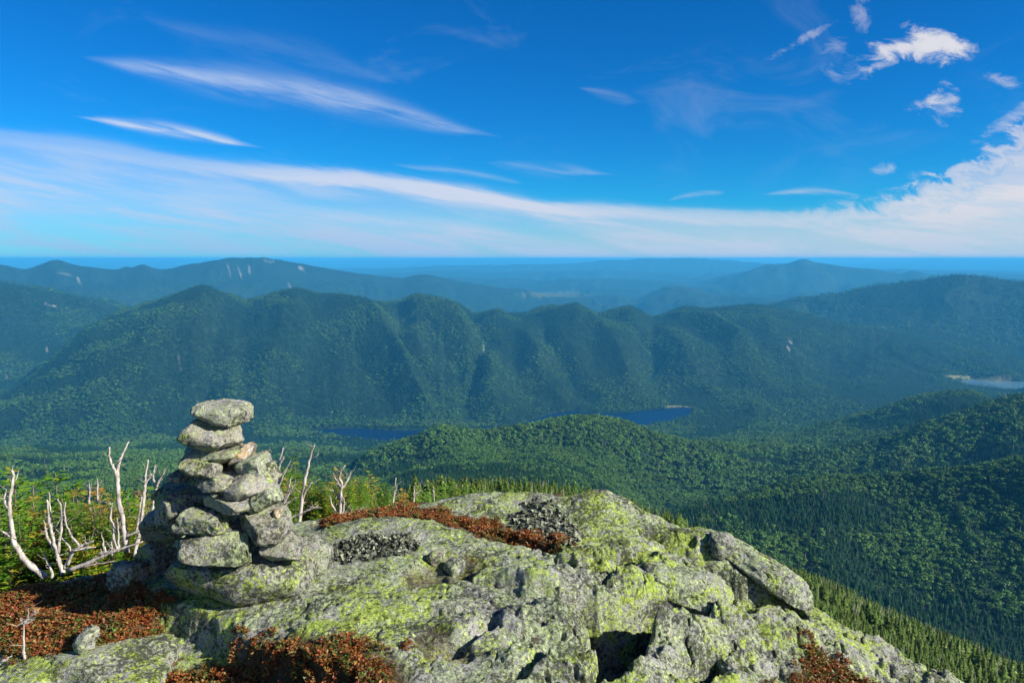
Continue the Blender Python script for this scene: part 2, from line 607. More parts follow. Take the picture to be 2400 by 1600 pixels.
def terrain_material():
    m, N, b = new_mat('forested_land')
    pos = N.node('ShaderNodeNewGeometry').outputs['Position']
    n1 = N.noise(pos, 1 / 26.0, 5, 0.72)
    n2 = N.noise(pos, 1 / 420.0, 4, 0.6, 0.6)
    n3 = N.noise(pos, 1 / 1900.0, 4, 0.6)
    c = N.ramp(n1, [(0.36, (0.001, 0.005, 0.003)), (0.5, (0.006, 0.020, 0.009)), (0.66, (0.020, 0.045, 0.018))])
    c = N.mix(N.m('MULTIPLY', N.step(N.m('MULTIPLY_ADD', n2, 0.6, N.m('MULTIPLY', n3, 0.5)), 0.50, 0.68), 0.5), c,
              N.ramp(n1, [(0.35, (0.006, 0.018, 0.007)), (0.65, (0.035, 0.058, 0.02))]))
    c = N.mix(attr(N, 'bare'), c, N.ramp(n1, [(0.3, (0.26, 0.24, 0.21)), (0.7, (0.55, 0.50, 0.44))]))
    c = N.mix(attr(N, 'meadow'), c, rgb(0.26, 0.24, 0.09))
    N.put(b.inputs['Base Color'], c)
    bump(N, b, n1, 1.0, 9.0)
    return m


MAT_LAND = terrain_material()


def water_material(name='lake_water', rough=0.28, spec=0.16, wave=0.3, col=(0.0005, 0.007, 0.045)):
    m, N, b = new_mat(name)
    pos = N.node('ShaderNodeNewGeometry').outputs['Position']
    b.inputs['Base Color'].default_value = rgb(*col)
    b.inputs['Roughness'].default_value = rough
    b.inputs['IOR'].default_value = 1.33
    b.inputs['Specular IOR Level'].default_value = spec
    bump(N, b, N.noise(pos, 1 / 6.0, 4, 0.6), 0.4, wave)
    return m


MAT_WATER = water_material()
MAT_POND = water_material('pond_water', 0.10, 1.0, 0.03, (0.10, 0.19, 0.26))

# ------------------------------------------------------------------ the land: crest and valley lines as (u, v or z, distance)
Z = lambda z: ('z', z)
LAYERS = [
    # ground just past the summit rocks
    [(-700, Z(-4.6), 14), (0, Z(-4.1), 14), (700, Z(-3.9), 14), (1000, Z(-4.1), 14), (1250, Z(-4.4), 14), (1500, Z(-6), 14),
     (1750, Z(-8.5), 14), (2400, Z(-10), 14), (3100, Z(-10), 14)],
    # shoulder of the summit
    [(-700, 1330, 70), (0, 1310, 70), (700, 1255, 70), (900, 1205, 80), (1000, 1160, 90), (1150, 1150, 100), (1280, 1162, 100),
     (1400, 1195, 120), (1600, 1256, 170), (1730, 1300, 220), (1921, 1378, 280), (2074, 1453, 320), (2189, 1495, 340),
     (2400, 1579, 360), (3100, 1850, 360)],
    # hollow behind it
    [(-700, 1230, 600), (0, 1215, 600), (700, 1200, 600), (1000, 1215, 600), (1300, 1205, 600), (1500, 1252, 600), (1730, 1335, 600),
     (1921, 1412, 600), (2074, 1485, 600), (2400, 1612, 600), (3100, 1850, 600)],
    # right-hand tree-lined swell
    [(-700, 1165, 900), (0, 1150, 900), (700, 1130, 900), (900, 1125, 900), (1100, 1100, 900), (1300, 1105, 900), (1420, 1160, 850),
     (1500, 1208, 850), (1600, 1190, 880), (1750, 1153, 920), (1850, 1121, 950), (1950, 1110, 980), (2050, 1102, 1000),
     (2200, 1090, 1000), (2400, 1065, 1000), (3100, 1020, 1000)],
    [(-700, 1130, 1150), (0, 1120, 1150), (700, 1105, 1150), (900, 1098, 1150), (1100, 1060, 1130), (1300, 1060, 1130), (1420, 1100, 1130),
     (1500, 1158, 1150), (1600, 1176, 1150), (1750, 1170, 1170), (1850, 1156, 1180), (1950, 1142, 1200), (2050, 1132, 1200),
     (2400, 1096, 1200), (3100, 1030, 1200)],
    # green knob in the middle
    [(-700, 1105, 1420), (0, 1090, 1420), (400, 1085, 1420), (700, 1080, 1420), (820, 1080, 1400), (870, 1054, 1380), (960, 1027, 1350),
     (1030, 1001, 1330), (1110, 1005, 1340), (1160, 1003, 1350), (1220, 996, 1360), (1290, 983, 1370), (1360, 975, 1380), (1420, 981, 1380),
     (1480, 995, 1390), (1560, 1020, 1400), (1650, 1042, 1430), (1750, 1062, 1450), (1850, 1067, 1500), (1950, 1047, 1550),
     (2100, 1012, 1580), (2250, 972, 1600), (2330, 944, 1620), (2400, 930, 1640), (3100, 860, 1700)],
    [(-700, 1075, 1820), (0, 1064, 1820), (700, 1057, 1820), (820, 1057, 1800), (960, 1042, 1780), (1030, 1040, 1780), (1360, 1026, 1780),
     (1480, 1024, 1780), (1560, 1026, 1780), (1650, 1034, 1800), (1750, 1040, 1820), (1850, 1045, 1840), (1950, 1036, 1880),
     (2100, 1010, 1900), (2250, 985, 1900), (2330, 962, 1900), (2400, 950, 1900), (3100, 900, 1900)],
    # right-hand spur
    [(-700, 1050, 2150), (0, 1043, 2150), (700, 1046, 2120), (960, 1042, 2120), (1360, 1024, 2150), (1500, 1018, 2150), (1650, 1024, 2200),
     (1750, 1024, 2220), (1850, 1018, 2250), (1950, 987, 2280), (2050, 959, 2300), (2150, 932, 2320), (2250, 915, 2350), (2290, 919, 2350),
     (2330, 934, 2350), (2400, 955, 2350), (3100, 960, 2350)],
    # valley floor
    [(-700, Z(-592), 2450), (0, Z(-594), 2450), (1000, Z(-597), 2420), (1300, Z(-597), 2550), (1600, Z(-597), 2750), (1900, Z(-596), 2950),
     (2250, Z(-597), 3100), (3100, Z(-597), 3100)],
    [(-700, Z(-570), 2620), (0, Z(-580), 2620), (700, Z(-594), 2570), (1000, Z(-595), 2590), (1220, Z(-595), 2670), (1300, Z(-595), 2830),
     (1600, Z(-594), 3040), (1900, Z(-590), 3400), (2250, Z(-594), 3750), (3100, Z(-594), 3900)],
    # main ridge
    [(-700, 1010, 3200), (-200, 985, 3400), (-100, 965, 3450), (0, 930, 3550), (60, 893, 3650), (120, 842, 3800), (200, 772, 4000),
     (260, 742, 4100), (330, 719, 4200), (420, 690, 4300), (470, 677, 4300), (520, 689, 4320), (570, 709, 4350), (640, 689, 4330),
     (690, 676, 4300), (740, 689, 4300), (800, 691, 4250), (860, 711, 4300), (930, 713, 4350), (980, 695, 4300), (1030, 703, 4320),
     (1080, 719, 4360), (1110, 741, 4400), (1160, 729, 4400), (1220, 745, 4450), (1290, 722, 4450), (1350, 709, 4450), (1400, 736, 4500),
     (1440, 722, 4550), (1480, 715, 4550), (1530, 745, 4650), (1600, 730, 4700), (1700, 717, 4900), (1780, 711, 5000), (1850, 724, 5000),
     (1950, 750, 5000), (2050, 770, 5000), (2150, 792, 5000), (2250, 815, 5000), (2400, 845, 5000), (3100, 880, 5000)],
    [(-700, 990, 3700), (0, 940, 4000), (120, 862, 4250), (260, 770, 4650), (420, 725, 4900), (690, 720, 5000), (1000, 735, 5100),
     (1290, 760, 5200), (1600, 757, 5400), (1780, 745, 5500), (1850, 740, 5500), (1950, 758, 5450), (2150, 785, 5400), (2400, 830, 5400),
     (3100, 870, 5400)],
    # flanking massifs left and right
    [(-700, 610, 5600), (-300, 640, 5600), (-100, 652, 5600), (0, 664, 5600), (60, 674, 5600), (130, 684, 5600), (200, 699, 5550),
     (270, 716, 5500), (300, 729, 5500), (400, 748, 5700), (690, 748, 6100), (1000, 760, 6300), (1400, 765, 6500), (1600, 758, 6500),
     (1700, 740, 6500), (1800, 717, 6500), (1870, 697, 6500), (1960, 686, 6500), (2050, 668, 6500), (2100, 662, 6500), (2150, 656, 6500),
     (2200, 646, 6500), (2250, 642, 6500), (2300, 646, 6500), (2350, 653, 6500), (2400, 660, 6500), (3100, 650, 6500)],
    [(-700, 660, 7000), (0, 720, 6800), (300, 742, 6900), (600, 745, 7200), (1000, 748, 7600), (1400, 746, 8000), (1700, 742, 8000),
     (1870, 728, 7800), (2100, 705, 7700), (2400, 700, 7700), (3100, 690, 7700)],
    # far left mountain and the low hills beside it
    [(-700, 620, 9500), (-300, 628, 9500), (-100, 612, 9500), (0, 619, 9500), (60, 631, 9500), (125, 606, 9500), (200, 625, 9500),
     (270, 633, 9500), (330, 628, 9500), (380, 638, 9500), (450, 619, 9500), (540, 602, 9500), (620, 604, 9500), (720, 620, 9500),
     (800, 636, 9500), (940, 651, 9600), (1000, 641, 9700), (1080, 660, 9900), (1150, 671, 10000), (1250, 679, 10400), (1330, 693, 10700),
     (1400, 703, 11000), (1450, 688, 11000), (1490, 698, 11000), (1560, 669, 11200), (1620, 674, 11200), (1680, 693, 11300), (1800, 702, 11300),
     (2400, 700, 11300), (3100, 700, 11300)],
    [(-700, 665, 12500), (0, 670, 12500), (900, 680, 12500), (1200, 696, 13000), (1700, 697, 13000), (2400, 690, 13000), (3100, 690, 13000)],
    # peak on the right
    [(-700, 640, 17000), (0, 650, 17000), (800, 655, 17000), (1000, 652, 17000), (1150, 657, 17000), (1300, 662, 17000), (1420, 652, 17000),
     (1520, 655, 17000), (1640, 667, 17000), (1700, 650, 17000), (1790, 623, 17000), (1850, 616, 17000), (1885, 606, 17000), (1930, 616, 17000),
     (2000, 624, 17000), (2080, 634, 17000), (2110, 640, 17000), (2140, 631, 17000), (2180, 641, 17000), (2260, 650, 17000), (2400, 655, 17000),
     (3100, 650, 17000)],
    [(-700, 655, 20500), (0, 660, 20500), (1400, 664, 20500), (2000, 650, 20500), (2400, 660, 20500), (3100, 660, 20500)],
    [(-700, 640, 23500), (0, 645, 23500), (800, 645, 23500), (1000, 636, 23500), (1200, 640, 23500), (1420, 632, 23500), (1600, 641, 23500),
     (2000, 640, 23500), (2300, 643, 23500), (3100, 640, 23500)],
    [(-700, 650, 27000), (0, 650, 27000), (1200, 648, 27000), (2400, 648, 27000), (3100, 650, 27000)],
    [(-700, 635, 31000), (0, 638, 31000), (700, 640, 31000), (860, 634, 31000), (1000, 625, 31000), (1100, 622, 31000), (1200, 621, 31000),
     (1330, 618, 31000), (1420, 609, 31000), (1470, 609, 31000), (1520, 603, 31000), (1560, 606, 31000), (1610, 604, 31000), (1700, 609, 31000), (1800, 619, 31000),
     (2000, 628, 31000), (2200, 632, 31000), (2400, 640, 31000), (3100, 630, 31000)],
    [(-700, 634, 40000), (1200, 630, 40000), (2400, 634, 40000), (3100, 634, 40000)],
    [(-700, 608, 56000), (0, 603, 56000), (300, 603, 56000), (600, 609, 56000), (800, 611, 56000), (1000, 608, 56000), (1150, 604, 56000), (1300, 603, 56000), (1420, 606, 56000), (1500, 612, 56000),
     (1800, 614, 56000), (2000, 616, 56000), (2100, 611, 56000), (2250, 607, 56000), (2400, 611, 56000), (3100, 612, 56000)],
    [(-700, Z(-900), 62000), (3100, Z(-900), 62000)],
]

PHI_MAX = rad(53)
NC = 880
PHI = np.linspace(-PHI_MAX, PHI_MAX, NC)
ROWS = np.concatenate([np.geomspace(12, 900, 130, endpoint=False), np.geomspace(900, 2600, 110, endpoint=False),
                       np.geomspace(2600, 7200, 190, endpoint=False), np.geomspace(7200, 20000, 80, endpoint=False),
                       np.geomspace(20000, 62000, 56)])


FAR = lambda r: float(np.interp(r, [0, 7000, 9500, 11300, 13000, 17000, 20500, 23500, 27000, 31000, 40000, 56000, 62000], [0, 7000, 9200, 10300, 11300, 13500, 15500, 17500, 19500, 21500, 31000, 56000, 62000]))
LAYERS = [[(u, v, FAR(r)) for u, v, r in pts] for pts in LAYERS]


def layer_nodes():
    R, ZZ = [], []
    for pts in LAYERS:
        ph, rr, zz = [], [], []
        for u, v, r in pts:
            if isinstance(v, tuple):
                ph.append(az_el(u, 1000)[0])
                zz.append(v[1])
            else:
                a, e = az_el(u, v)
                ph.append(a)
                zz.append(EYE + r * math.tan(e))
            rr.append(r)
        fine = np.linspace(-PHI_MAX - 0.05, PHI_MAX + 0.05, 2400)
        z = np.interp(fine, ph, zz)
        r = np.interp(fine, ph, rr)
        k = np.exp(-0.5 * (np.arange(-14, 15) / 4.5) ** 2)
        k /= k.sum()
        z = np.convolve(np.pad(z, 14, mode='edge'), k, mode='valid')
        r = np.convolve(np.pad(r, 14, mode='edge'), k, mode='valid')
        # small natural unevenness of the crest
        rm = float(np.mean(rr))
        z = z + fbm(fine * 60 + rm, fine * 0 + rm, 4, 3) * 0.0011 * rm * (1 if rm > 500 else 0)
        z = z - np.interp(rm, [0, 300, 500, 900, 1400, 2300, 2400], [0, 0, 4, 6.5, 9.5, 10, 0])
        R.append(np.interp(PHI, fine, r))
        ZZ.append(np.interp(PHI, fine, z))
    R, ZZ = np.array(R), np.array(ZZ)
    for k in range(1, len(R)):
        R[k] = np.maximum(R[k], R[k - 1] * 1.02)
    return R, ZZ


def pchip(R, ZZ, rows):
    h = np.diff(R, axis=0)
    d = np.diff(ZZ, axis=0) / h
    m = np.zeros_like(R)
    w1, w2 = 2 * h[1:] + h[:-1], h[1:] + 2 * h[:-1]
    same = d[:-1] * d[1:] > 0
    with np.errstate(divide='ignore', invalid='ignore'):
        hm = (w1 + w2) / (w1 / d[:-1] + w2 / d[1:])
    m[1:-1] = np.where(same, hm, 0)
    m[0], m[-1] = d[0], d[-1]
    out = np.zeros((len(rows), R.shape[1]))
    near = np.zeros_like(out)                       # 0 at a node line, 1 half way
    rr = rows[:, None]
    out[:] = ZZ[0][None] + (rr - R[0]) * m[0]
    for k in range(len(R) - 1):
        t = (rr - R[k]) / h[k]
        s = (t >= 0) & (t <= 1)
        t = np.clip(t, 0, 1)
        v = (ZZ[k] * (1 + 2 * t) * (1 - t) ** 2 + m[k] * h[k] * t * (1 - t) ** 2 + ZZ[k + 1] * t * t * (3 - 2 * t) + m[k + 1] * h[k] * t * t * (t - 1))
        out = np.where(s, v, out)
        near = np.where(s, 4 * t * (1 - t), near)
    return out, near


LR, LZ = layer_nodes()
LAND, NEAR = pchip(LR, LZ, ROWS)
PH2, RR2 = np.meshgrid(PHI, ROWS)
GX, GY = np.sin(PH2) * RR2, np.cos(PH2) * RR2


def shape_land():
    global LAND
    amp = np.interp(RR2, [12, 100, 400, 1000, 2200, 3000, 5000, 9500, 17000, 30000, 60000], [0.1, 1.5, 8, 20, 24, 34, 66, 120, 100, 110, 80])
    wl = np.interp(RR2, [12, 100, 400, 1000, 3000, 5000, 9500, 17000, 60000], [6, 30, 90, 180, 420, 620, 1300, 2200, 6000])
    # spurs run downhill, mostly towards the viewer
    px, py = PH2 * RR2 / wl, RR2 / (wl * 3.2)
    wv = fbm(GX / 900, GY / 900, 3, 41) * 0.9
    sp = ridged(px + wv, py + wv * 0.5, 4, 21) - 0.35
    fl = fbm(GX / (wl * 0.6), GY / (wl * 0.6), 4, 77)
    band = sstep(NEAR, 0.0, 0.9)
    valley = 1 - sstep(-RR2, -2400, -2300) * sstep(RR2, 2300, 2400) * sstep(-LAND, 575, 592)
    LAND = LAND + amp * (0.34 * sp * band * (0.35 + 0.65 * band) + (0.45 * fl + 1.15 * (ridged(GX / (wl * 1.5) + wv, GY / (wl * 1.5) - wv, 4, 87) - 0.35)) * (0.12 + 0.88 * band)) * (0.12 + 0.88 * valley)
    # named spurs and gullies of the main ridge: (u at crest, u at foot, half width px, height m)
    k_base, k_top = 9, 10
    s = np.clip((LR[k_top] - RR2) / (LR[k_top] - LR[k_base]), 0, 1.0)
    ins = (RR2 <= LR[k_top]) & (RR2 >= LR[k_base])
    env = np.sin(np.pi * np.clip(s, 0, 1)) ** 0.8
    for u0, u1, w, hgt in [(460, 230, 120, 70), (490, 530, 80, 65), (690, 590, 95, 65), (805, 1030, 85, 130), (985, 1190, 75, 85), (1150, 1330, 65, 50),
                           (1345, 1500, 60, 55), (1470, 1690, 60, 50), (1770, 1900, 80, 60), (1600, 1800, 50, 35),
                           (575, 430, 45, -60), (900, 1040, 40, -60), (1105, 1130, 34, -45), (1220, 1400, 35, -40)]:
        p0, p1 = az_el(u0, 700)[0], az_el(u1, 980)[0]
        ps = p0 + (p1 - p0) * s ** 0.9 + 0.007 * np.sin(s * 6 + u0) + 0.02 * fbm(GX / 700 + u0, GY / 700, 3, 33)
        q = np.abs(PH2 - ps) / (w / F)
        LAND = LAND + np.where(ins, env * hgt * 0.95 * np.clip(1 - q, 0, 1) ** 1.2, 0)


shape_land()
Z_LAKE = -600.0
LAKE_PX = [
    [(715, 1008), (790, 1003), (850, 1002), (920, 1007), (1000, 1005), (1100, 1004), (1210, 995), (1250, 983), (1290, 970), (1330, 962), (1400, 967),
     (1470, 966), (1540, 958), (1600, 953), (1625, 957), (1620, 972), (1580, 986), (1510, 1000), (1440, 1010), (1350, 1019), (1200, 1028),
     (1000, 1033), (900, 1034), (810, 1026), (750, 1014)],
    [(2232, 894), (2280, 888), (2330, 892), (2400, 894), (2560, 896), (2560, 924), (2400, 914), (2330, 909), (2270, 903)],
]


def on_level(u, v, z):
    d = ray(u, v)
    k = (z - EYE) / d[2]
    return np.array([d[0] * k, d[1] * k])


def in_poly(x, y, poly):
    ins = np.zeros(x.shape, bool)
    n = len(poly)
    for i in range(n):
        (x0, y0), (x1, y1) = poly[i], poly[(i + 1) % n]
        c = ((y0 > y) != (y1 > y))
        with np.errstate(divide='ignore', invalid='ignore'):
            xi = (x1 - x0) * (y - y0) / (y1 - y0) + x0
        ins ^= c & (x < xi)
    return ins


LAND = np.where(RR2 > 100, np.where(LAND > 10, 10 + 22.0 * np.tanh((LAND - 10) / 30.0), LAND), LAND)
LAKES = [[on_level(u, v, Z_LAKE) for u, v in p] for p in LAKE_PX]
sel = (RR2 > 2250) & (RR2 < 4600)
LAND = np.where(sel & (LAND < Z_LAKE + 3), Z_LAKE + 3, LAND)
for poly in LAKES:
    LAND = np.where(in_poly(GX, GY, poly), Z_LAKE - 4, LAND)


def seg_dist(x, y, pts):
    """distance to a polyline, and the parameter (index + fraction) of the nearest point"""
    best = np.full(x.shape, 1e9)
    par = np.zeros(x.shape)
    side = np.zeros(x.shape)
    for i in range(len(pts) - 1):
        ax, ay = pts[i][0], pts[i][1]
        bx, by = pts[i + 1][0] - ax, pts[i + 1][1] - ay
        L2 = bx * bx + by * by + 1e-12
        t = np.clip(((x - ax) * bx + (y - ay) * by) / L2, 0, 1)
        d = np.hypot(x - ax - t * bx, y - ay - t * by)
        s = bx * (y - ay) - by * (x - ax)
        m = d < best
        best = np.where(m, d, best)
        par = np.where(m, i + t, par)
        side = np.where(m, s, side)
    return best, par, side


# ------------------------------------------------------------------ summit rocks (close ground)
EDGE = [(-900, 1480, -0.35), (-300, 1440, -0.30), (0, 1402, -0.22), (200, 1352, -0.12), (330, 1318, -0.05), (480, 1272, -0.02), (650, 1236, 0.0), (740, 1222, 0.02),
        (880, 1205, 0.02), (960, 1188, 0.03), (1050, 1170, 0.05), (1150, 1158, 0.08), (1250, 1160, 0.09), (1310, 1171, 0.07), (1345, 1166, 0.08),
        (1395, 1153, 0.12), (1425, 1154, 0.12), (1455, 1166, 0.09), (1490, 1188, 0.05), (1560, 1222, 0.0), (1600, 1240, -0.04), (1690, 1262, -0.08),
        (1730, 1291, -0.13), (1844, 1358, -0.25), (1905, 1419, -0.36), (1978, 1464, -0.42), (2055, 1491, -0.45), (2112, 1529, -0.50),
        (2258, 1603, -0.60), (2420, 1690, -0.72), (2700, 1860, -0.9), (3000, 2200, -1.0)]


def on_z(u, v, z):
    d = ray(u, v)
    k = (z - EYE) / d[2]
    return np.array([d[0] * k, d[1] * k, z])


EDGE3 = np.array([on_z(*e) for e in EDGE])
CTRL = np.array([on_z(*c) for c in [
    (530, 1400, 0.0), (700, 1360, 0.01), (900, 1400, 0.02), (1200, 1400, 0.0), (700, 1560, 0.0), (900, 1600, -0.03), (800, 1280, 0.03), (860, 1222, 0.07),
    (1000, 1228, 0.07), (1150, 1262, 0.05), (1300, 1310, 0.03), (1450, 1330, 0.0), (1200, 1210, 0.04), (1400, 1220, 0.05), (1550, 1290, -0.03),
    (1650, 1400, -0.16), (1700, 1500, -0.22), (1400, 1580, -0.1), (1900, 1560, -0.37), (2050, 1620, -0.48), (1150, 1550, -0.04),
    (200, 1440, -0.13), (60, 1450, -0.20), (330, 1420, -0.07), (0, 1560, -0.20), (250, 1580, -0.16), (440, 1540, -0.13), (600, 1590, -0.10), (-300, 1600, -0.4),
    (2300, 1750, -0.7), (1200, 1900, -0.05), (500, 1900, -0.15), (1900, 1900, -0.4)]] + [tuple(EDGE3[i]) for i in range(0, len(EDGE3), 2)])


def tps_fit(P):
    n = len(P)
    d = np.hypot(P[:, None, 0] - P[None, :, 0], P[:, None, 1] - P[None, :, 1])
    K = np.where(d > 0, d * d * np.log(d + 1e-9), 0) + np.eye(n) * 0.02
    A = np.zeros((n + 3, n + 3))
    A[:n, :n] = K
    A[:n, n] = 1
    A[:n, n + 1:] = P[:, :2]
    A[n:, :n] = A[:n, n:].T
    b = np.concatenate([P[:, 2], np.zeros(3)])
    return np.linalg.solve(A, b)


TPS = tps_fit(CTRL)


def tps(x, y):
    z = TPS[-3] + TPS[-2] * x + TPS[-1] * y
    for i in range(len(CTRL)):
        d2 = (x - CTRL[i, 0]) ** 2 + (y - CTRL[i, 1]) ** 2
        z = z + TPS[i] * 0.5 * d2 * np.log(d2 + 1e-12)
    return z


def land_z(x, y):
    ph = np.arctan2(x, y)
    r = np.hypot(x, y)
    c = np.clip((ph + PHI_MAX) / (2 * PHI_MAX) * (NC - 1), 0, NC - 1.001)
    k = np.clip(np.interp(r, ROWS, np.arange(len(ROWS))), 0, len(ROWS) - 1.001)
    c0, k0 = c.astype(int), k.astype(int)
    fc, fk = c - c0, k - k0
    return ((LAND[k0, c0] * (1 - fc) + LAND[k0, c0 + 1] * fc) * (1 - fk) + (LAND[k0 + 1, c0] * (1 - fc) + LAND[k0 + 1, c0 + 1] * fc) * fk)


NE = len(EDGE)
DROP_A = np.interp(np.arange(NE), [0, 6, 9, 12, 15, 18, 22, 26, NE - 1], [0.34, 0.36, 0.34, 0.30, 0.36, 0.7, 1.2, 1.4, 1.4])


def ground_base(x, y):
    d, par, side = seg_dist(x, y, EDGE3)
    out = side > 0                      # left of the direction of travel = far side
    inside = tps(x, y)
    ez = np.interp(par, np.arange(NE), EDGE3[:, 2])
    sl = np.interp(par, np.arange(NE), DROP_A)
    # rounded lip, then a falling slope
    zo = ez - sl * (np.sqrt(d * d + 0.05 ** 2) - 0.05) - 0.05 * sstep(d, 0, 0.4)
    z = np.where(out, zo, inside * sstep(d, 0, 0.25) + (1 - sstep(d, 0, 0.25)) * (ez * 0.6 + inside * 0.4))
    r = np.hypot(x, y)
    w = sstep(r, 7.5, 12.5)
    return z * (1 - w) + land_z(x, y) * w, np.where(out, d, -d), par


def hit0(u, v, fn=None):
    """where the sight line meets the close ground"""
    d = ray(u, v)
    ys = np.geomspace(1.5, 16, 1400)
    k = ys / d[1]
    x, y, z = d[0] * k, d[1] * k, EYE + d[2] * k
    g = ground_base(x, y)[0] if fn is None else fn(x, y)
    i = np.argmax(z < g)
    return np.array([x[i], y[i], g[i]])


PLAN = lambda px: [hit0(u, v)[:2] for u, v in px]
PIT = PLAN([(1270, 1392), (1400, 1400), (1500, 1390), (1610, 1402), (1675, 1428), (1590, 1458), (1520, 1490), (1515, 1535), (1465, 1590), (1380, 1620), (1395, 1545),
            (1380, 1485), (1310, 1440)])
PIT2 = PLAN([(1590, 1560), (1680, 1545), (1700, 1575), (1640, 1600), (1580, 1590)])
TRENCH = PLAN([(1560, 1285), (1640, 1318), (1720, 1362), (1800, 1395), (1850, 1420)])
TRENCH2 = PLAN([(1130, 1248), (1230, 1268), (1330, 1292), (1450, 1312), (1520, 1318)])
CRACKS = [PLAN(p) for p in [
    [(1080, 1352), (1150, 1366), (1210, 1378), (1300, 1395)], [(1000, 1540), (1100, 1500), (1160, 1470)], [(1300, 1330), (1360, 1345), (1420, 1350), (1480, 1340)],
    [(1200, 1590), (1260, 1560), (1300, 1520)], [(1700, 1460), (1780, 1480), (1880, 1530)], [(1560, 1500), (1640, 1520), (1700, 1530)],
    [(1000, 1430), (1060, 1440), (1120, 1430)], [(1500, 1240), (1560, 1262), (1620, 1280)], [(1950, 1500), (2050, 1540), (2120, 1580)]]]
SCARP = PLAN([(372, 1405), (400, 1412), (470, 1430), (530, 1462), (570, 1495), (620, 1520), (680, 1532), (760, 1545), (860, 1575)])
LUMPS = [(*hit0(u, v)[:2], rx, ry, h) for u, v, rx, ry, h in [
    (1420, 1168, 0.22, 0.14, 0.02), (1250, 1172, 0.5, 0.14, 0.03), (900, 1240, 0.5, 0.25, 0.035), (1590, 1340, 0.3, 0.14, 0.09), (1420, 1350, 0.3, 0.12, 0.05),
    (1250, 1365, 0.25, 0.1, 0.05), (1120, 1480, 0.25, 0.15, 0.04), (1280, 1480, 0.22, 0.14, 0.06), (1560, 1480, 0.2, 0.12, 0.05), (1750, 1450, 0.35, 0.12, 0.05),
    (1250, 1560, 0.2, 0.1, 0.05), (1480, 1590, 0.2, 0.1, 0.05), (1650, 1270, 0.3, 0.12, 0.05), (1900, 1500, 0.3, 0.1, 0.05), (700, 1440, 0.5, 0.2, 0.02)]]
TRIPE = [(*hit0(u, v)[:2], rx, ry) for u, v, rx, ry in [(1262, 1222, 0.20, 0.26), (1310, 1245, 0.14, 0.2), (845, 1292, 0.16, 0.14), (930, 1285, 0.12, 0.10)]]
SOIL_SPOTS = [(*hit0(u, v)[:2], r) for u, v, r in [(1050, 1330, 0.16), (1000, 1345, 0.12), (1090, 1320, 0.12), (1010, 1500, 0.1), (1060, 1530, 0.08)]]
HEATH_PX = [
    [(-60, 1415), (0, 1402), (120, 1378), (230, 1372), (330, 1385), (372, 1410), (376, 1450), (385, 1500), (400, 1545), (330, 1528), (250, 1522), (150, 1528), (60, 1530), (0, 1535), (-60, 1540)],
    [(375, 1600), (385, 1525), (440, 1500), (520, 1492), (610, 1492), (690, 1495), (760, 1502), (830, 1506), (880, 1520), (930, 1552), (965, 1600), (970, 1680), (380, 1680)],
    [(720, 1226), (800, 1212), (880, 1196), (960, 1190), (1060, 1204), (1150, 1222), (1230, 1236), (1300, 1262), (1330, 1288), (1270, 1282), (1180, 1262), (1080, 1244), (980, 1222), (880, 1218), (780, 1230)],
    [(1820, 1610), (1860, 1580), (1900, 1548), (1945, 1534), (1985, 1552), (2030, 1585), (2060, 1620), (2060, 1680), (1800, 1680)],
]
HEATH = [PLAN(p) for p in HEATH_PX]


def poly_depth(x, y, poly):
    d, _, _ = seg_dist(x, y, list(poly) + [poly[0]])
    return np.where(in_poly(x, y, poly), d, -d)


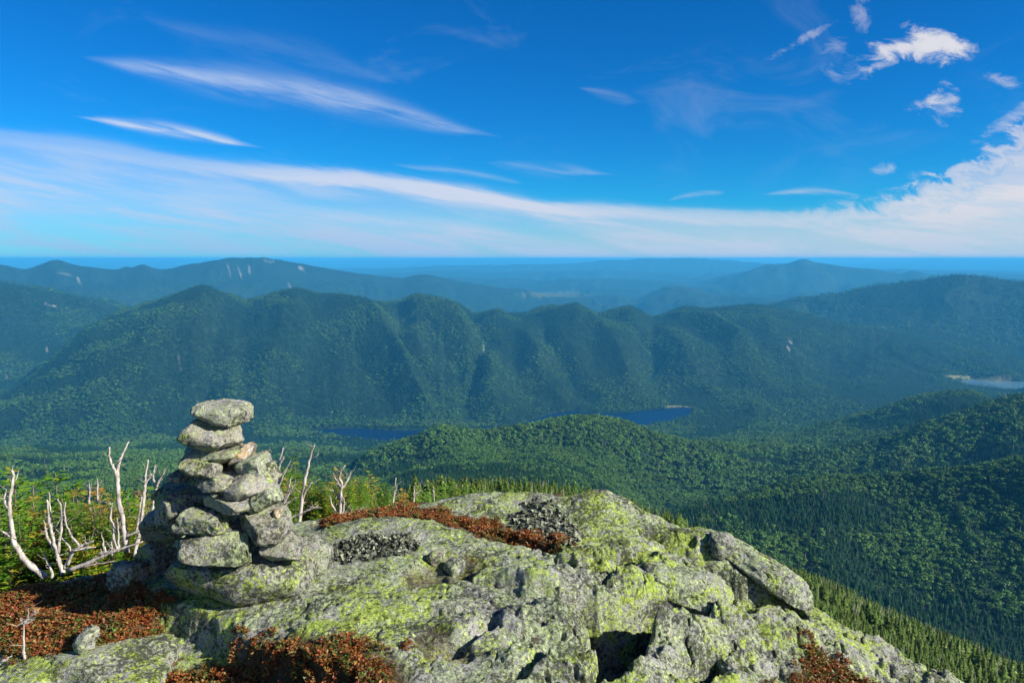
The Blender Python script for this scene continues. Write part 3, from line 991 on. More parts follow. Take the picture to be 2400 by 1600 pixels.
def ground(x, y, masks=False):
    z, ed, par = ground_base(x, y)
    onrock = 1 - sstep(ed, 0.0, 0.5)
    wx = x + fbm(x * 2.3, y * 2.3, 3, 5) * 0.05
    wy = y + fbm(x * 2.3 + 9, y * 2.3, 3, 6) * 0.05
    jx = x + fbm(x * 11, y * 11, 3, 15) * 0.022
    jy = y + fbm(x * 11 + 9, y * 11, 3, 16) * 0.022
    rugged = sstep(x, -0.15, 0.45) * sstep(-y, -4.3, -3.7) + 0.25
    rugged = np.clip(rugged, 0, 1.1)
    for lx, ly, rx, ry, h in LUMPS:
        q = ((wx - lx) / rx) ** 2 + ((wy - ly) / ry) ** 2
        z = z + h * np.clip(1.15 - q, 0, 1) ** 0.8 * onrock
    # left recess under the slab's broken edge
    d, p_, s_ = seg_dist(jx, jy, SCARP)
    low = (s_ < 0) & (p_ > 0.01) & (p_ < len(SCARP) - 1.01)
    z = z - np.where(low, 0.13 * sstep(d, 0.0, 0.05) * (1 - sstep(d, 0.5, 1.1)), 0) * sstep(p_, 0.0, 1.2)
    # deep holes and clefts
    for poly, dep in ((PIT, 0.42), (PIT2, 0.26)):
        pd = poly_depth(jx, jy, poly)
        z = z - dep * sstep(pd, -0.015, 0.05)
        z = z + 0.035 * np.exp(-((pd + 0.06) / 0.07) ** 2) * (pd < 0)
    d, p_, s_ = seg_dist(jx, jy, TRENCH)
    z = z - 0.20 * (1 - sstep(d, 0.03, 0.11))
    d, p_, s_ = seg_dist(jx, jy, TRENCH2)
    z = z - 0.06 * (1 - sstep(d, 0.01, 0.06))
    for c in CRACKS:
        d, p_, s_ = seg_dist(jx, jy, c)
        z = z - 0.06 * (1 - sstep(d, 0.004, 0.045))
    # relief
    big = fbm(x * 1.4, y * 1.4, 3, 31)
    r1 = ridged(wx * 2.6, wy * 3.6, 4, 51) - 0.4
    r2 = fbm(jx * 8.5, jy * 10, 5, 61, 0.58)
    blk = np.abs(fbm(jx * 4.2, jy * 6.5, 3, 63))
    q_ = fbm(jx * 2.4 + 3, jy * 4.4, 4, 65) * 3.2
    terr = (np.floor(q_) + sstep(q_ - np.floor(q_), 0.72, 1.0)) / 3.2
    r3 = fbm(x * 42, y * 42, 4, 71, 0.62)
    z = z + 0.02 * big + onrock * (rugged * (0.022 * r1 + 0.030 * r2 + 0.045 * terr - 0.05 * (1 - sstep(blk, 0.0, 0.05))) + 0.008 * r2 + 0.012 * r3 * (0.35 + 0.9 * rugged))
    soil = np.zeros_like(x)
    for h in HEATH:
        pd = poly_depth(wx, wy, h)
        k = sstep(pd, -0.03, 0.05)
        z = z - 0.015 * k
        soil = np.maximum(soil, k)
    for sx, sy, sr in SOIL_SPOTS:
        q = np.hypot(wx - sx, wy - sy) / sr
        k = 1 - sstep(q, 0.6, 1.1)
        z = z - 0.03 * k
        soil = np.maximum(soil, 0.5 * k)
    soil = np.maximum(soil, sstep(ed, 0.15, 0.6) * (1 - sstep(par, 14, 17)))
    if not masks:
        return z
    tripe = np.zeros_like(x)
    for tx, ty, rx, ry in TRIPE:
        q = ((wx - tx) / rx) ** 2 + ((wy - ty) / ry) ** 2
        tripe = np.maximum(tripe, (1 - sstep(q + 0.5 * r2, 0.6, 1.2)))
    yel = fbm(x * 1.1 + 4, y * 1.5, 3, 91) + 0.35 * sstep(-np.hypot((x + 0.5) / 1.1, (y - 3.35) / 0.35), -1.3, -0.3)
    return z, soil, tripe, yel


def hit(u, v):
    return hit0(u, v, ground)


def grid_faces(nr, nc):
    i = np.arange(nr * nc).reshape(nr, nc)
    return np.stack([i[:-1, :-1], i[:-1, 1:], i[1:, 1:], i[1:, :-1]], -1).reshape(-1, 4)


def build_summit():
    nc = 1060
    ph = np.linspace(-PHI_MAX, PHI_MAX, nc)
    rows = np.concatenate([np.geomspace(1.1, 2.5, 50, endpoint=False), np.geomspace(2.5, 6.0, 330, endpoint=False), np.geomspace(6.0, 12.6, 60)])
    P, R = np.meshgrid(ph, rows)
    x, y = np.sin(P) * R, np.cos(P) * R
    z, soil, tripe, yel = ground(x, y, True)
    V = np.stack([x, y, z], -1).reshape(-1, 3)
    me = mesh_from('summit_ledge', V, grid_faces(len(rows), nc)[:, ::-1], MAT_LEDGE)
    float_attr(me, 'soil', soil.ravel())
    float_attr(me, 'tripe', tripe.ravel())
    float_attr(me, 'yellow', yel.ravel())
    link('summit_ledge', me, kind='structure', label='lichen-covered granite summit ledge in the foreground')


build_summit()


def build_land():
    bare = np.zeros_like(LAND)
    meadow = np.zeros_like(LAND)
    # landslide scars and cliffs, as (layer index of the crest, u, v, half width px, length px)
    col = lambda u, v: az_el(u, v)[0]
    elev = np.arctan2(LAND - EYE, RR2)
    for u0, v0, u1, v1, w, rmin, rmax, a in [
        (533, 622, 537, 636, 3.5, 7500, 13400, 0.5), (558, 633, 566, 644, 3.5, 7500, 13400, 0.9), (584, 626, 586, 643, 3.5, 7500, 13400, 0.9),
        (622, 609, 640, 613, 4, 7500, 13400, 0.9), (702, 627, 718, 636, 4, 7500, 13400, 1.0), (676, 668, 684, 678, 3, 7500, 13400, 0.8),
        (182, 650, 188, 662, 4, 7500, 13400, 1.0), (140, 640, 170, 643, 4, 7500, 13400, 0.4), (105, 712, 130, 718, 4, 4200, 5600, 0.9),
        (108, 815, 110, 822, 4, 3600, 5600, 0.8), (15, 880, 17, 886, 6, 3600, 5600, 0.8), (50, 928, 56, 930, 5, 2600, 5600, 0.6),
        (1132, 808, 1136, 840, 3, 2600, 4500, 0.7), (1136, 840, 1133, 868, 3, 2600, 4500, 0.6), (466, 942, 470, 960, 5, 2600, 4500, 0.6),
        (1850, 800, 1856, 806, 3, 2600, 7000, 0.9), (1846, 812, 1850, 822, 3, 2600, 7000, 0.8), (420, 830, 424, 870, 2.5, 2600, 4500, 0.5)]:
        p0, e0 = az_el(u0, v0)
        p1, e1 = az_el(u1, v1)
        d, _, _ = seg_dist(PH2 * F, elev * F, [(p0 * F, e0 * F), (p1 * F, e1 * F)])
        d = d + fbm(GX / 60, GY / 60, 3, 12) * 1.6
        bare = np.maximum(bare, 0.6 * a * (1 - sstep(d, w * 0.15, w * 0.75)) * (RR2 > rmin) * (RR2 < rmax))
    for u, v, ru, rv, a in [(2265, 884, 40, 3, 0.7), (1590, 953, 35, 3, 0.6), (2330, 895, 30, 3, 0.5), (1300, 690, 90, 6, 0.3)]:
        p0, e0 = az_el(u, v)
        q = ((PH2 - p0) * F / ru) ** 2 + ((elev - e0) * F / rv) ** 2
        meadow = np.maximum(meadow, a * (1 - sstep(q, 0.5, 1.3)))
    cuts = [0, int(np.searchsorted(ROWS, 7200)), len(ROWS)]
    for name, i0, i1, lab in (('valley_terrain', cuts[0], cuts[1] + 1, 'forested slopes, valley and ridges below the summit'),
                              ('distant_mountains', cuts[1], cuts[2], 'hazy blue mountains on the horizon')):
        sl = slice(i0, min(i1, len(ROWS)))
        z = LAND[sl]
        n = z.shape[0]
        V = np.stack([GX[sl], GY[sl], z], -1).reshape(-1, 3)
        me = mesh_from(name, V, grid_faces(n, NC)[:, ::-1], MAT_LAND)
        float_attr(me, 'bare', bare[sl].ravel())
        float_attr(me, 'meadow', meadow[sl].ravel())
        link(name, me, kind='structure', label=lab)
    return bare, meadow


BARE, MEADOW = build_land()

for k, poly in enumerate(LAKES):
    c = np.mean(poly, axis=0)
    pts = [p + (p - c) / np.linalg.norm(p - c) * 14 for p in poly]
    bm = bmesh.new()
    f = bm.faces.new([bm.verts.new((p[0], p[1], Z_LAKE)) for p in pts])
    if f.normal.z < 0:
        f.normal_flip()
    bmesh.ops.triangulate(bm, faces=[f])
    bm.normal_update()
    for f in bm.faces:
        if f.normal.z < 0:
            f.normal_flip()
    me = bpy.data.meshes.new('lake')
    bm.to_mesh(me)
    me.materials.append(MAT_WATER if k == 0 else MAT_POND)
    link('lake', me, kind='structure', label=['long deep blue lake at the foot of the main ridge', 'pale blue pond in the valley at the right edge'][k])


# ------------------------------------------------------------------ stones
def ico(sub):
    bm = bmesh.new()
    bmesh.ops.create_icosphere(bm, subdivisions=sub, radius=1.0)
    V = np.array([v.co[:] for v in bm.verts])
    Fc = np.array([[v.index for v in f.verts] for f in bm.faces])
    bm.free()
    return V, Fc


ICO = {s: ico(s) for s in (2, 3, 4, 5)}


def stone_mesh(name, size, seed, mat, box=0.7, cuts=5, rough=1.0, sub=4, taper=0.0):
    """size: full width, depth, height"""
    V, Fc = ICO[sub]
    rg = np.random.default_rng(seed)
    p = np.sign(V) * np.abs(V) ** box
    p = p / np.max(np.abs(p), axis=0)
    o = rg.uniform(-50, 50, 3)
    p = p * (1 + 0.10 * fbm3(V * 1.3 + o, 2, seed)[:, None])
    for _ in range(cuts + 4):
        n = rg.normal(size=3)
        n[2] *= 0.8
        n /= np.linalg.norm(n)
        d = rg.uniform(0.55, 0.88) * np.max(p @ n)
        ex = p @ n - d
        p = p - np.outer(np.clip(ex, 0, None) * 0.97, n)
    nrm = V
    p[:, 2] *= 1 + taper * p[:, 0]
    s = np.array(size) / 2
    p = p / np.max(np.abs(p), axis=0) * s
    m = float(np.cbrt(np.prod(size)))
    p = p + nrm * (0.030 * m * fbm3(p / m * 4.0 + o, 3, seed + 3) + 0.011 * fbm3(p * 45 + o, 3, seed + 9, 0.62))[:, None] * rough
    return mesh_from(name, p, Fc, mat)


def stone_obj(name, u, v, w, h, depth, y, seed, mat, tilt=0.0, parent=None, label=None, yaw=0.0, cat=None, group=None, **kw):
    """stone whose outline spans w x h photo pixels about (u, v), at y metres"""
    c = at(u, v, y)
    px = np.linalg.norm(c - np.array([0, 0, EYE])) / math.hypot(F, math.hypot(u - 1200, v - 800))
    me = stone_mesh(name, (w * px, depth, h * px), seed, mat, **kw)
    o = link(name, me, label=label, cat=cat, group=group)
    o.rotation_euler = (0, rad(tilt), rad(yaw))
    o.location = tuple(c)
    if parent:
        o.parent = parent
        o.location = tuple(c - np.array(parent.location))
    return o


def build_cairn():
    base = hit(530, 1392)
    yb = base[1]
    ya = yb + 0.08
    root = link('cairn', None, loc=(at(540, 1380, ya)[0], ya, base[2]), label='tall cairn of stacked lichen-spotted granite stones on the summit ledge', cat='cairn')
    S, Y, P, W = MAT_STONE, MAT_STONE_Y, MAT_STONE_P, MAT_STONE_W
    k = 3.016
    # crop-space boxes x0, x1, y0, y1 (see photograph), depth m, y offset from axis, material, tilt, opts
    L = [
        (486, 848, 135, 278, 0.26, 0.00, P, 2, 141, dict(box=0.55, cuts=-2), 'pale rounded capstone'),
        (402, 828, 238, 432, 0.34, 0.00, S, 6, 102, dict(box=0.8, cuts=7), None),
        (368, 815, 405, 548, 0.36, 0.02, S, -9, 103, dict(box=0.8, cuts=6, taper=-0.1), None),
        (725, 910, 432, 582, 0.20, 0.00, W, -35, 104, dict(box=0.75, cuts=6), 'small ochre-yellow stone'),
        (398, 652, 522, 642, 0.22, -0.10, S, 5, 105, dict(box=0.62, cuts=3), None),
        (560, 800, 560, 650, 0.24, 0.10, S, 0, 125, dict(box=0.7, cuts=5), None),
        (785, 1022, 502, 648, 0.24, -0.06, P, -18, 106, dict(box=0.66, cuts=5), 'pale smooth wedge stone'),
        (330, 520, 596, 668, 0.24, 0.06, S, 4, 107, dict(box=0.75, cuts=5), None),
        (448, 778, 622, 728, 0.26, -0.08, S, -3, 108, dict(box=0.66, cuts=4), None),
        (690, 1062, 580, 775, 0.28, -0.08, S, -19, 109, dict(box=0.68, cuts=4), None),
        (240, 520, 680, 800, 0.30, 0.24, S, -10, 110, dict(box=0.75, cuts=5), None),
        (190, 568, 728, 940, 0.30, 0.02, S, -14, 111, dict(box=0.62, cuts=4), None),
        (600, 675, 738, 790, 0.12, -0.12, S, 0, 112, dict(box=0.7, cuts=4, sub=3), None),
        (545, 905, 766, 868, 0.28, -0.11, S, 2, 113, dict(box=0.66, cuts=4), None),
        (845, 1076, 722, 885, 0.26, -0.08, P, -16, 114, dict(box=0.66, cuts=4), None),
        (370, 765, 858, 1066, 0.32, -0.13, Y, -4, 115, dict(box=0.68, cuts=5), 'stone spotted with bright yellow-green lichen'),
        (745, 1142, 868, 1078, 0.34, -0.10, S, 9, 116, dict(box=0.66, cuts=5), None),
        (150, 430, 880, 1105, 0.34, 0.38, S, 0, 117, dict(box=0.75, cuts=6), None),
        (430, 918, 1008, 1210, 0.36, -0.13, S, 3, 118, dict(box=0.66, cuts=5), None),
        (960, 1250, 1075, 1232, 0.28, -0.10, S, 4, 119, dict(box=0.75, cuts=6), None),
        (110, 460, 1090, 1340, 0.44, 0.42, S, 0, 120, dict(box=0.75, cuts=6), None),
        (255, 1276, 1182, 1492, 0.46, -0.02, Y, -3, 121, dict(box=0.55, cuts=5, sub=5), 'long base stone patched with yellow-green lichen'),
        (1110, 1410, 1110, 1330, 0.34, 0.10, P, 16, 122, dict(box=0.7, cuts=6), None),
        (1090, 1290, 1200, 1330, 0.26, 0.0, S, 10, 123, dict(box=0.7, cuts=6), None),
        (335, 408, 1098, 1158, 0.08, -0.15, P, 0, 124, dict(box=0.75, cuts=5, sub=3), None),
        (1020, 1085, 890, 945, 0.08, -0.13, W, 0, 126, dict(box=0.75, cuts=5, sub=3), None),
        # heart of the pile
        (480, 800, 700, 860, 0.34, 0.14, S, 0, 130, dict(cuts=6), None),
        (520, 1000, 860, 1060, 0.40, 0.18, S, 0, 131, dict(cuts=6), None),
        (460, 1080, 1020, 1240, 0.46, 0.16, S, 0, 132, dict(cuts=6), None),
        (520, 820, 480, 640, 0.26, 0.10, S, 0, 133, dict(cuts=6), None),
    ]
    for x0, x1, y0, y1, dep, dy, mat, tilt, seed, kw, lab in L:
        u, v = 300 + (x0 + x1) / 2 / k, 900 + (y0 + y1) / 2 / k
        ww, hh = (x1 - x0) / k, (y1 - y0) / k
        # undo the growth of the box caused by the tilt
        c, s = abs(math.cos(rad(tilt))), abs(math.sin(rad(tilt)))
        den = max(c ** 4 - s ** 4, 0.3)
        w2 = math.sqrt(max((ww * 0.75) ** 2, (ww * ww * c * c - hh * hh * s * s) / den))
        h2 = math.sqrt(max((hh * 0.70) ** 2, (hh * hh * c * c - ww * ww * s * s) / den))
        if ww > 70:
            kw['sub'] = 5
        stone_obj('stone', u, v, w2 * 1.06, h2 * 1.14, dep, ya + dy, seed, mat, tilt, root, lab, **kw)


build_cairn()


def single_rock(name, u, v, w, h, depth, seed, label, cat, mat=MAT_BOULDER, tilt=0.0, yaw=0.0, sink=0.25, cu=None, cv=None, **kw):
    """rock standing on the ledge; (u, v) is where its foot meets the ground"""
    g = hit(u, v)
    dist = np.linalg.norm(g - np.array([0, 0, EYE]))
    px = dist / math.hypot(F, math.hypot(u - 1200, v - 800))
    hm = h * px
    me = stone_mesh(name, (w * px, depth, hm), seed, mat, rough=1.5, **kw)
    o = link(name, me, label=label, cat=cat, loc=(g[0], g[1] + depth * 0.3, g[2] + hm * (0.5 - sink)))
    o.rotation_euler = (0, rad(tilt), rad(yaw))
    return o


single_rock('rock', 288, 1386, 92, 82, 0.24, 201, 'yellowish lichen-crusted rock beside the cairn shadow', 'rock', rock_material('yellowed_granite', 0.34, 0.5, 0.25, warm=0.35), 6, 20, 0.2)
single_rock('rock', 200, 1528, 58, 62, 0.10, 212, 'small pale pointed rock standing in the red heath', 'rock', MAT_STONE_P, 25, 60, 0.2, cuts=8, sub=3)
single_rock('rock', 160, 1610, 430, 96, 0.5, 203, 'flat grey slab sticking out of the heath in the bottom left corner', 'rock', MAT_BOULDER, 0, 6, 0.5, box=0.6, sub=5)
single_rock('rock', 1022, 1326, 40, 44, 0.07, 204, 'small upright grey stone lying on bare soil of the ledge', 'rock', MAT_STONE, 20, 0, 0.15, cuts=7, sub=3)
single_rock('rock', 1062, 1352, 62, 40, 0.10, 205, 'dark-shaded stone in the small soil hollow of the ledge', 'rock', MAT_STONE_P, -10, 30, 0.1, cuts=7, sub=3)
single_rock('boulder', 1790, 1372, 300, 62, 0.26, 206, 'long rounded granite rib along the right rim of the ledge', 'boulder', MAT_BOULDER, 24, -32, 0.15, box=0.6, sub=5)
single_rock('boulder', 1600, 1396, 240, 90, 0.34, 217, 'lichen-green block beside the dark cleft near the right rim', 'boulder', MAT_BOULDER, 10, -12, 0.58, box=0.6, sub=5)
single_rock('boulder', 1700, 1310, 90, 70, 0.22, 208, 'squared pale knob at the upper end of the right rim', 'boulder', MAT_BOULDER, 14, 10, 0.3, box=0.7)
single_rock('rock', 345, 1300, 60, 60, 0.14, 209, 'shaded rock leaning on the left foot of the cairn', 'rock', MAT_STONE, 0, 10, 0.3, sub=3)
single_rock('rock', 200, 1276, 60, 34, 0.2, 210, 'flat grey rock half hidden among the spruces left of the cairn', 'rock', MAT_STONE_P, 0, 0, 0.1, sub=3)


# ------------------------------------------------------------------ dead trees
def tube(path, radii, sides=6):
    path = np.asarray(path, float)
    n = len(path)
    T = np.gradient(path, axis=0)
    T /= np.linalg.norm(T, axis=1)[:, None] + 1e-9
    up = np.array([0.3, 0.9, 0.2])
    V = []
    for i in range(n):
        a = np.cross(T[i], up)
        a /= np.linalg.norm(a) + 1e-9
        b = np.cross(T[i], a)
        for s in range(sides):
            th = 2 * math.pi * s / sides
            V.append(path[i] + radii[i] * (math.cos(th) * a + math.sin(th) * b))
    Fc = []
    for i in range(n - 1):
        for s in range(sides):
            a, b = i * sides + s, i * sides + (s + 1) % sides
            Fc.append((a, b, b + sides, a + sides))
    Fc.append(tuple(range(sides))[::-1])
    Fc.append(tuple((n - 1) * sides + s for s in range(sides)))
    return V, Fc


def smooth_path(P, sub=4, wob=0.0, rg=None):
    P = np.asarray(P, float)
    n = len(P)
    t = np.linspace(0, n - 1, (n - 1) * sub + 1)
    out = []
    for x in t:
        i = min(int(x), n - 2)
        f = x - i
        p0, p1, p2, p3 = P[max(i - 1, 0)], P[i], P[i + 1], P[min(i + 2, n - 1)]
        out.append(0.5 * ((2 * p1) + (-p0 + p2) * f + (2 * p0 - 5 * p1 + 4 * p2 - p3) * f * f + (-p0 + 3 * p1 - 3 * p2 + p3) * f ** 3))
    out = np.array(out)
    if wob and rg is not None:
        out[1:-1] += rg.normal(scale=wob, size=out[1:-1].shape)
    return out


def dead_tree(name, label, y, stems, r0, ox=0, oy=0, k=1.0, seed=0, group=None, twigs=6):
    """stems: pixel polylines (crop coordinates), first is the trunk"""
    rg = np.random.default_rng(seed)
    conv = lambda p: (ox + p[0] / k, oy + p[1] / k)
    root = None
    for j, st in enumerate(stems):
        lean = rg.uniform(-0.25, 0.25) * (1 if j else 0.4)
        pts = [conv(p) for p in st]
        v0 = pts[0][1]
        P = [at(u, v, y + lean * (v0 - v) / 400.0) for u, v in pts]
        if j == 0:
            root = link(name, None, loc=P[0], label=label, cat='dead tree', group=group)
            # sink the foot into the ground
            P[0] = P[0] - (P[1] - P[0]) * 0.15
        path = smooth_path(P, 4, 0.0022, rg) - np.array(root.location)
        rr = r0 * (0.84 if j == 0 else 0.56)
        L = np.linspace(0, 1, len(path))
        radii = rr * (1 - 0.72 * L) * (1 + 0.12 * rg.normal(size=len(L)).clip(-1, 1))
        V, Fc = tube(path, radii, 7)
        V, Fc = list(V), list(Fc)
        me = mesh_from('trunk' if j == 0 else 'branch', V, Fc, MAT_WOOD)
        ob = link('trunk' if j == 0 else 'branch', me, root)
        # short broken twigs of this stem
        for _ in range(twigs):
            i = rg.integers(len(path) // 4, len(path) - 1)
            dr = rg.normal(size=3)
            dr[2] = abs(dr[2]) * 0.6
            dr /= np.linalg.norm(dr)
            l = rg.uniform(0.02, 0.08)
            tp = [path[i], path[i] + dr * l * 0.5 + rg.normal(scale=0.006, size=3), path[i] + dr * l + np.array([0, 0, l * 0.25])]
            tv, tf = tube(tp, [radii[i] * 0.3, radii[i] * 0.22, radii[i] * 0.1], 4)
            link('twig', mesh_from('twig', tv, tf, MAT_WOOD), ob)
    return root


K2 = 3.92
dead_tree('dead_tree', 'bleached dead trunk curving up at the left edge, forked near its top', 4.55,
          [[(415, 1375), (330, 1310), (230, 1220), (160, 1110), (120, 1020), (110, 900), (85, 760), (95, 640), (115, 520), (125, 430), (105, 400)],
           [(75, 745), (45, 660), (60, 600), (68, 548)], [(120, 1012), (60, 985), (25, 955)]], 0.026, 0, 1000, K2, 1)
dead_tree('dead_tree', 'bleached many-stemmed dead spruce between the curved trunk and the cairn', 4.5,
          [[(575, 1345), (560, 1290), (520, 1150), (480, 1000), (445, 830), (430, 670)], [(530, 1180), (490, 1000), (470, 880), (460, 740), (450, 600)],
           [(535, 1160), (565, 950), (568, 750), (530, 660)], [(590, 1300), (650, 1170), (640, 1110), (580, 1030), (500, 900)],
           [(620, 1270), (670, 1150), (735, 1095), (660, 1010), (605, 890), (595, 780), (605, 690)], [(490, 1120), (430, 990), (420, 920), (400, 855)],
           [(480, 1390), (465, 1290), (425, 1230), (398, 1140)], [(735, 1095), (800, 1075), (860, 1045)], [(690, 1120), (790, 1112), (880, 1105)]], 0.019, 0, 1000, K2, 2)
dead_tree('dead_tree', 'tall Y-forked white dead tree rising left of the cairn', 4.75,
          [[(1165, 1130), (1145, 960), (1130, 850), (1100, 730), (1085, 620), (1078, 480), (1068, 440), (1030, 350), (1003, 260), (1005, 185)],
           [(1078, 470), (1085, 380), (1105, 300), (1140, 230), (1185, 135)]], 0.024, 0, 1000, K2, 3)
dead_tree('dead_tree', 'straight thin bleached dead stems close to the left side of the cairn', 4.7,
          [[(1240, 1165), (1275, 1000), (1310, 800), (1325, 640), (1335, 500), (1345, 400), (1360, 300)], [(1335, 530), (1360, 480), (1395, 430)],
           [(1248, 980), (1275, 820), (1305, 640)], [(1345, 1000), (1318, 900), (1305, 780)], [(1385, 990), (1388, 940), (1392, 890)]], 0.017, 0, 1000, K2, 4)
dead_tree('dead_tree', 'short dead stem with Y fork just behind the cairn shoulder', 4.85,
          [[(1395, 800), (1405, 740), (1420, 640), (1436, 560), (1412, 480), (1408, 420), (1425, 355)], [(1436, 556), (1465, 490), (1500, 430), (1526, 388)]], 0.015, 0, 1000, K2, 5)
dead_tree('dead_tree', 'low pair of wavy dead stems in front of the Y-forked tree', 4.6,
          [[(1080, 1125), (1045, 1020), (1045, 920), (1016, 850), (1024, 760), (1036, 700)], [(1092, 1120), (1086, 980), (1075, 835)], [(975, 1150), (945, 1060), (935, 965)],
           [(1030, 1180), (1030, 1110), (1028, 1040)]], 0.014, 0, 1000, K2, 6)
dead_tree('fallen_log', 'bleached fallen trunk lying across the ground left of the cairn', 4.45,
          [[(660, 1305), (850, 1230), (1000, 1160), (1150, 1105), (1310, 1052)], [(760, 1290), (900, 1255), (1050, 1230)], [(900, 1168), (1000, 1150), (1090, 1140)],
           [(1165, 1000), (1240, 975), (1330, 955), (1440, 970)]], 0.017, 0, 1000, K2, 7)
K4 = 2.94
dead_tree('dead_tree', 'tall single leaning white snag just right of the cairn', 5.2,
          [[(298, 690), (303, 600), (325, 450), (350, 320), (372, 215), (405, 125)], [(318, 500), (350, 430), (390, 380)]], 0.020, 600, 1000, K4, 8)
dead_tree('dead_tree', 'thin grey dead tree with two leaders touching the right side of the cairn', 5.3,
          [[(140, 480), (152, 400), (158, 300), (172, 205), (190, 142)], [(155, 415), (200, 310), (240, 232)], [(160, 260), (185, 225), (195, 215)]], 0.014, 600, 1000, K4, 9)
dead_tree('dead_tree', 'low splayed dead branches at the foot of the cairn on its right', 5.05,
          [[(175, 560), (205, 490), (228, 420), (240, 355)], [(180, 560), (230, 520), (278, 485)], [(185, 540), (240, 440), (255, 405)]], 0.013, 600, 1000, K4, 10)
dead_tree('dead_tree', 'pale dead spruce skeleton with curved side branches in the middle of the thicket', 5.5,
          [[(575, 665), (580, 560), (585, 470), (592, 400), (578, 350), (590, 300), (615, 265)], [(570, 600), (525, 540), (508, 470)], [(585, 430), (560, 380), (530, 330)],
           [(590, 600), (610, 540), (600, 480)], [(592, 420), (630, 370), (655, 315)], [(580, 500), (545, 450), (520, 430)]], 0.017, 600, 1000, K4, 11, twigs=8)
dead_tree('fallen_branch', 'dead branch resting on the rock right of the cairn', 4.95,
          [[(205, 635), (310, 600), (430, 540)], [(350, 575), (400, 560), (450, 555)]], 0.011, 600, 1000, K4, 12)
dead_tree('dead_tree', 'heap of thin silver dead sticks at the edge of the thicket', 5.2,
          [[(640, 650), (680, 600), (740, 550)], [(650, 650), (700, 590), (720, 555)], [(630, 645), (650, 600), (665, 560)], [(660, 640), (720, 610), (790, 590)],
           [(690, 625), (740, 600), (770, 560)], [(620, 650), (610, 600), (625, 570)]], 0.009, 600, 1000, K4, 13)
dead_tree('dead_tree', 'slim dead spire among the far spruces right of the cairn', 7.2,
          [[(945, 520), (952, 450), (965, 350)], [(950, 470), (965, 440), (970, 400)]], 0.014, 600, 1000, K4, 14)
dead_tree('dead_tree', 'short bare grey tip poking out of the spruces above the heath strip', 7.0,
          [[(1085, 540), (1088, 480), (1092, 405)], [(1088, 480), (1110, 450)]], 0.013, 600, 1000, K4, 15)
dead_tree('dead_tree', 'thin dead leader above the thicket between curved trunk and cairn', 7.0,
          [[(895, 660), (897, 560), (895, 475)]], 0.012, 0, 1000, K2, 16)
dead_tree('dead_tree', 'grey broken stub with twin tips inside the left spruce thicket', 6.2,
          [[(830, 750), (815, 640), (800, 530)], [(818, 660), (820, 590), (822, 520)]], 0.016, 0, 1000, K2, 17)
K5 = 4.704
b0 = hit(56, 1550)
dead_tree('dead_sapling', 'little white dead sapling with a crown of bare twigs in the bottom left corner', b0[1],
          [[(270, 715), (258, 600), (262, 450), (265, 285)], [(265, 300), (330, 210), (430, 150)], [(270, 280), (312, 205), (312, 110)], [(262, 290), (350, 262), (370, 240)],
           [(265, 300), (240, 260), (215, 235)], [(380, 185), (390, 150), (388, 118)]], 0.010, 0, 1400, K5, 18, twigs=2)
dead_tree('fallen_branch', 'pale broken branch at the very bottom left corner', hit(20, 1560)[1],
          [[(-60, 790), (0, 725), (70, 680), (130, 640)]], 0.012, 0, 1400, K5, 19, twigs=0)


# ------------------------------------------------------------------ spruces
class Soup:
    def __init__(self):
        self.V, self.F, self.T = [], [], []

    def quad(self, a, b, c, d, t):
        n = len(self.V)
        self.V += [a, b, c, d]
        self.F.append((n, n + 1, n + 2, n + 3))
        self.T += [t] * 4

    def mesh(self, name, mat, smooth=False):
        me = mesh_from(name, np.array(self.V), np.array(self.F), mat, smooth)
        float_attr(me, 'tint', self.T)
        return me


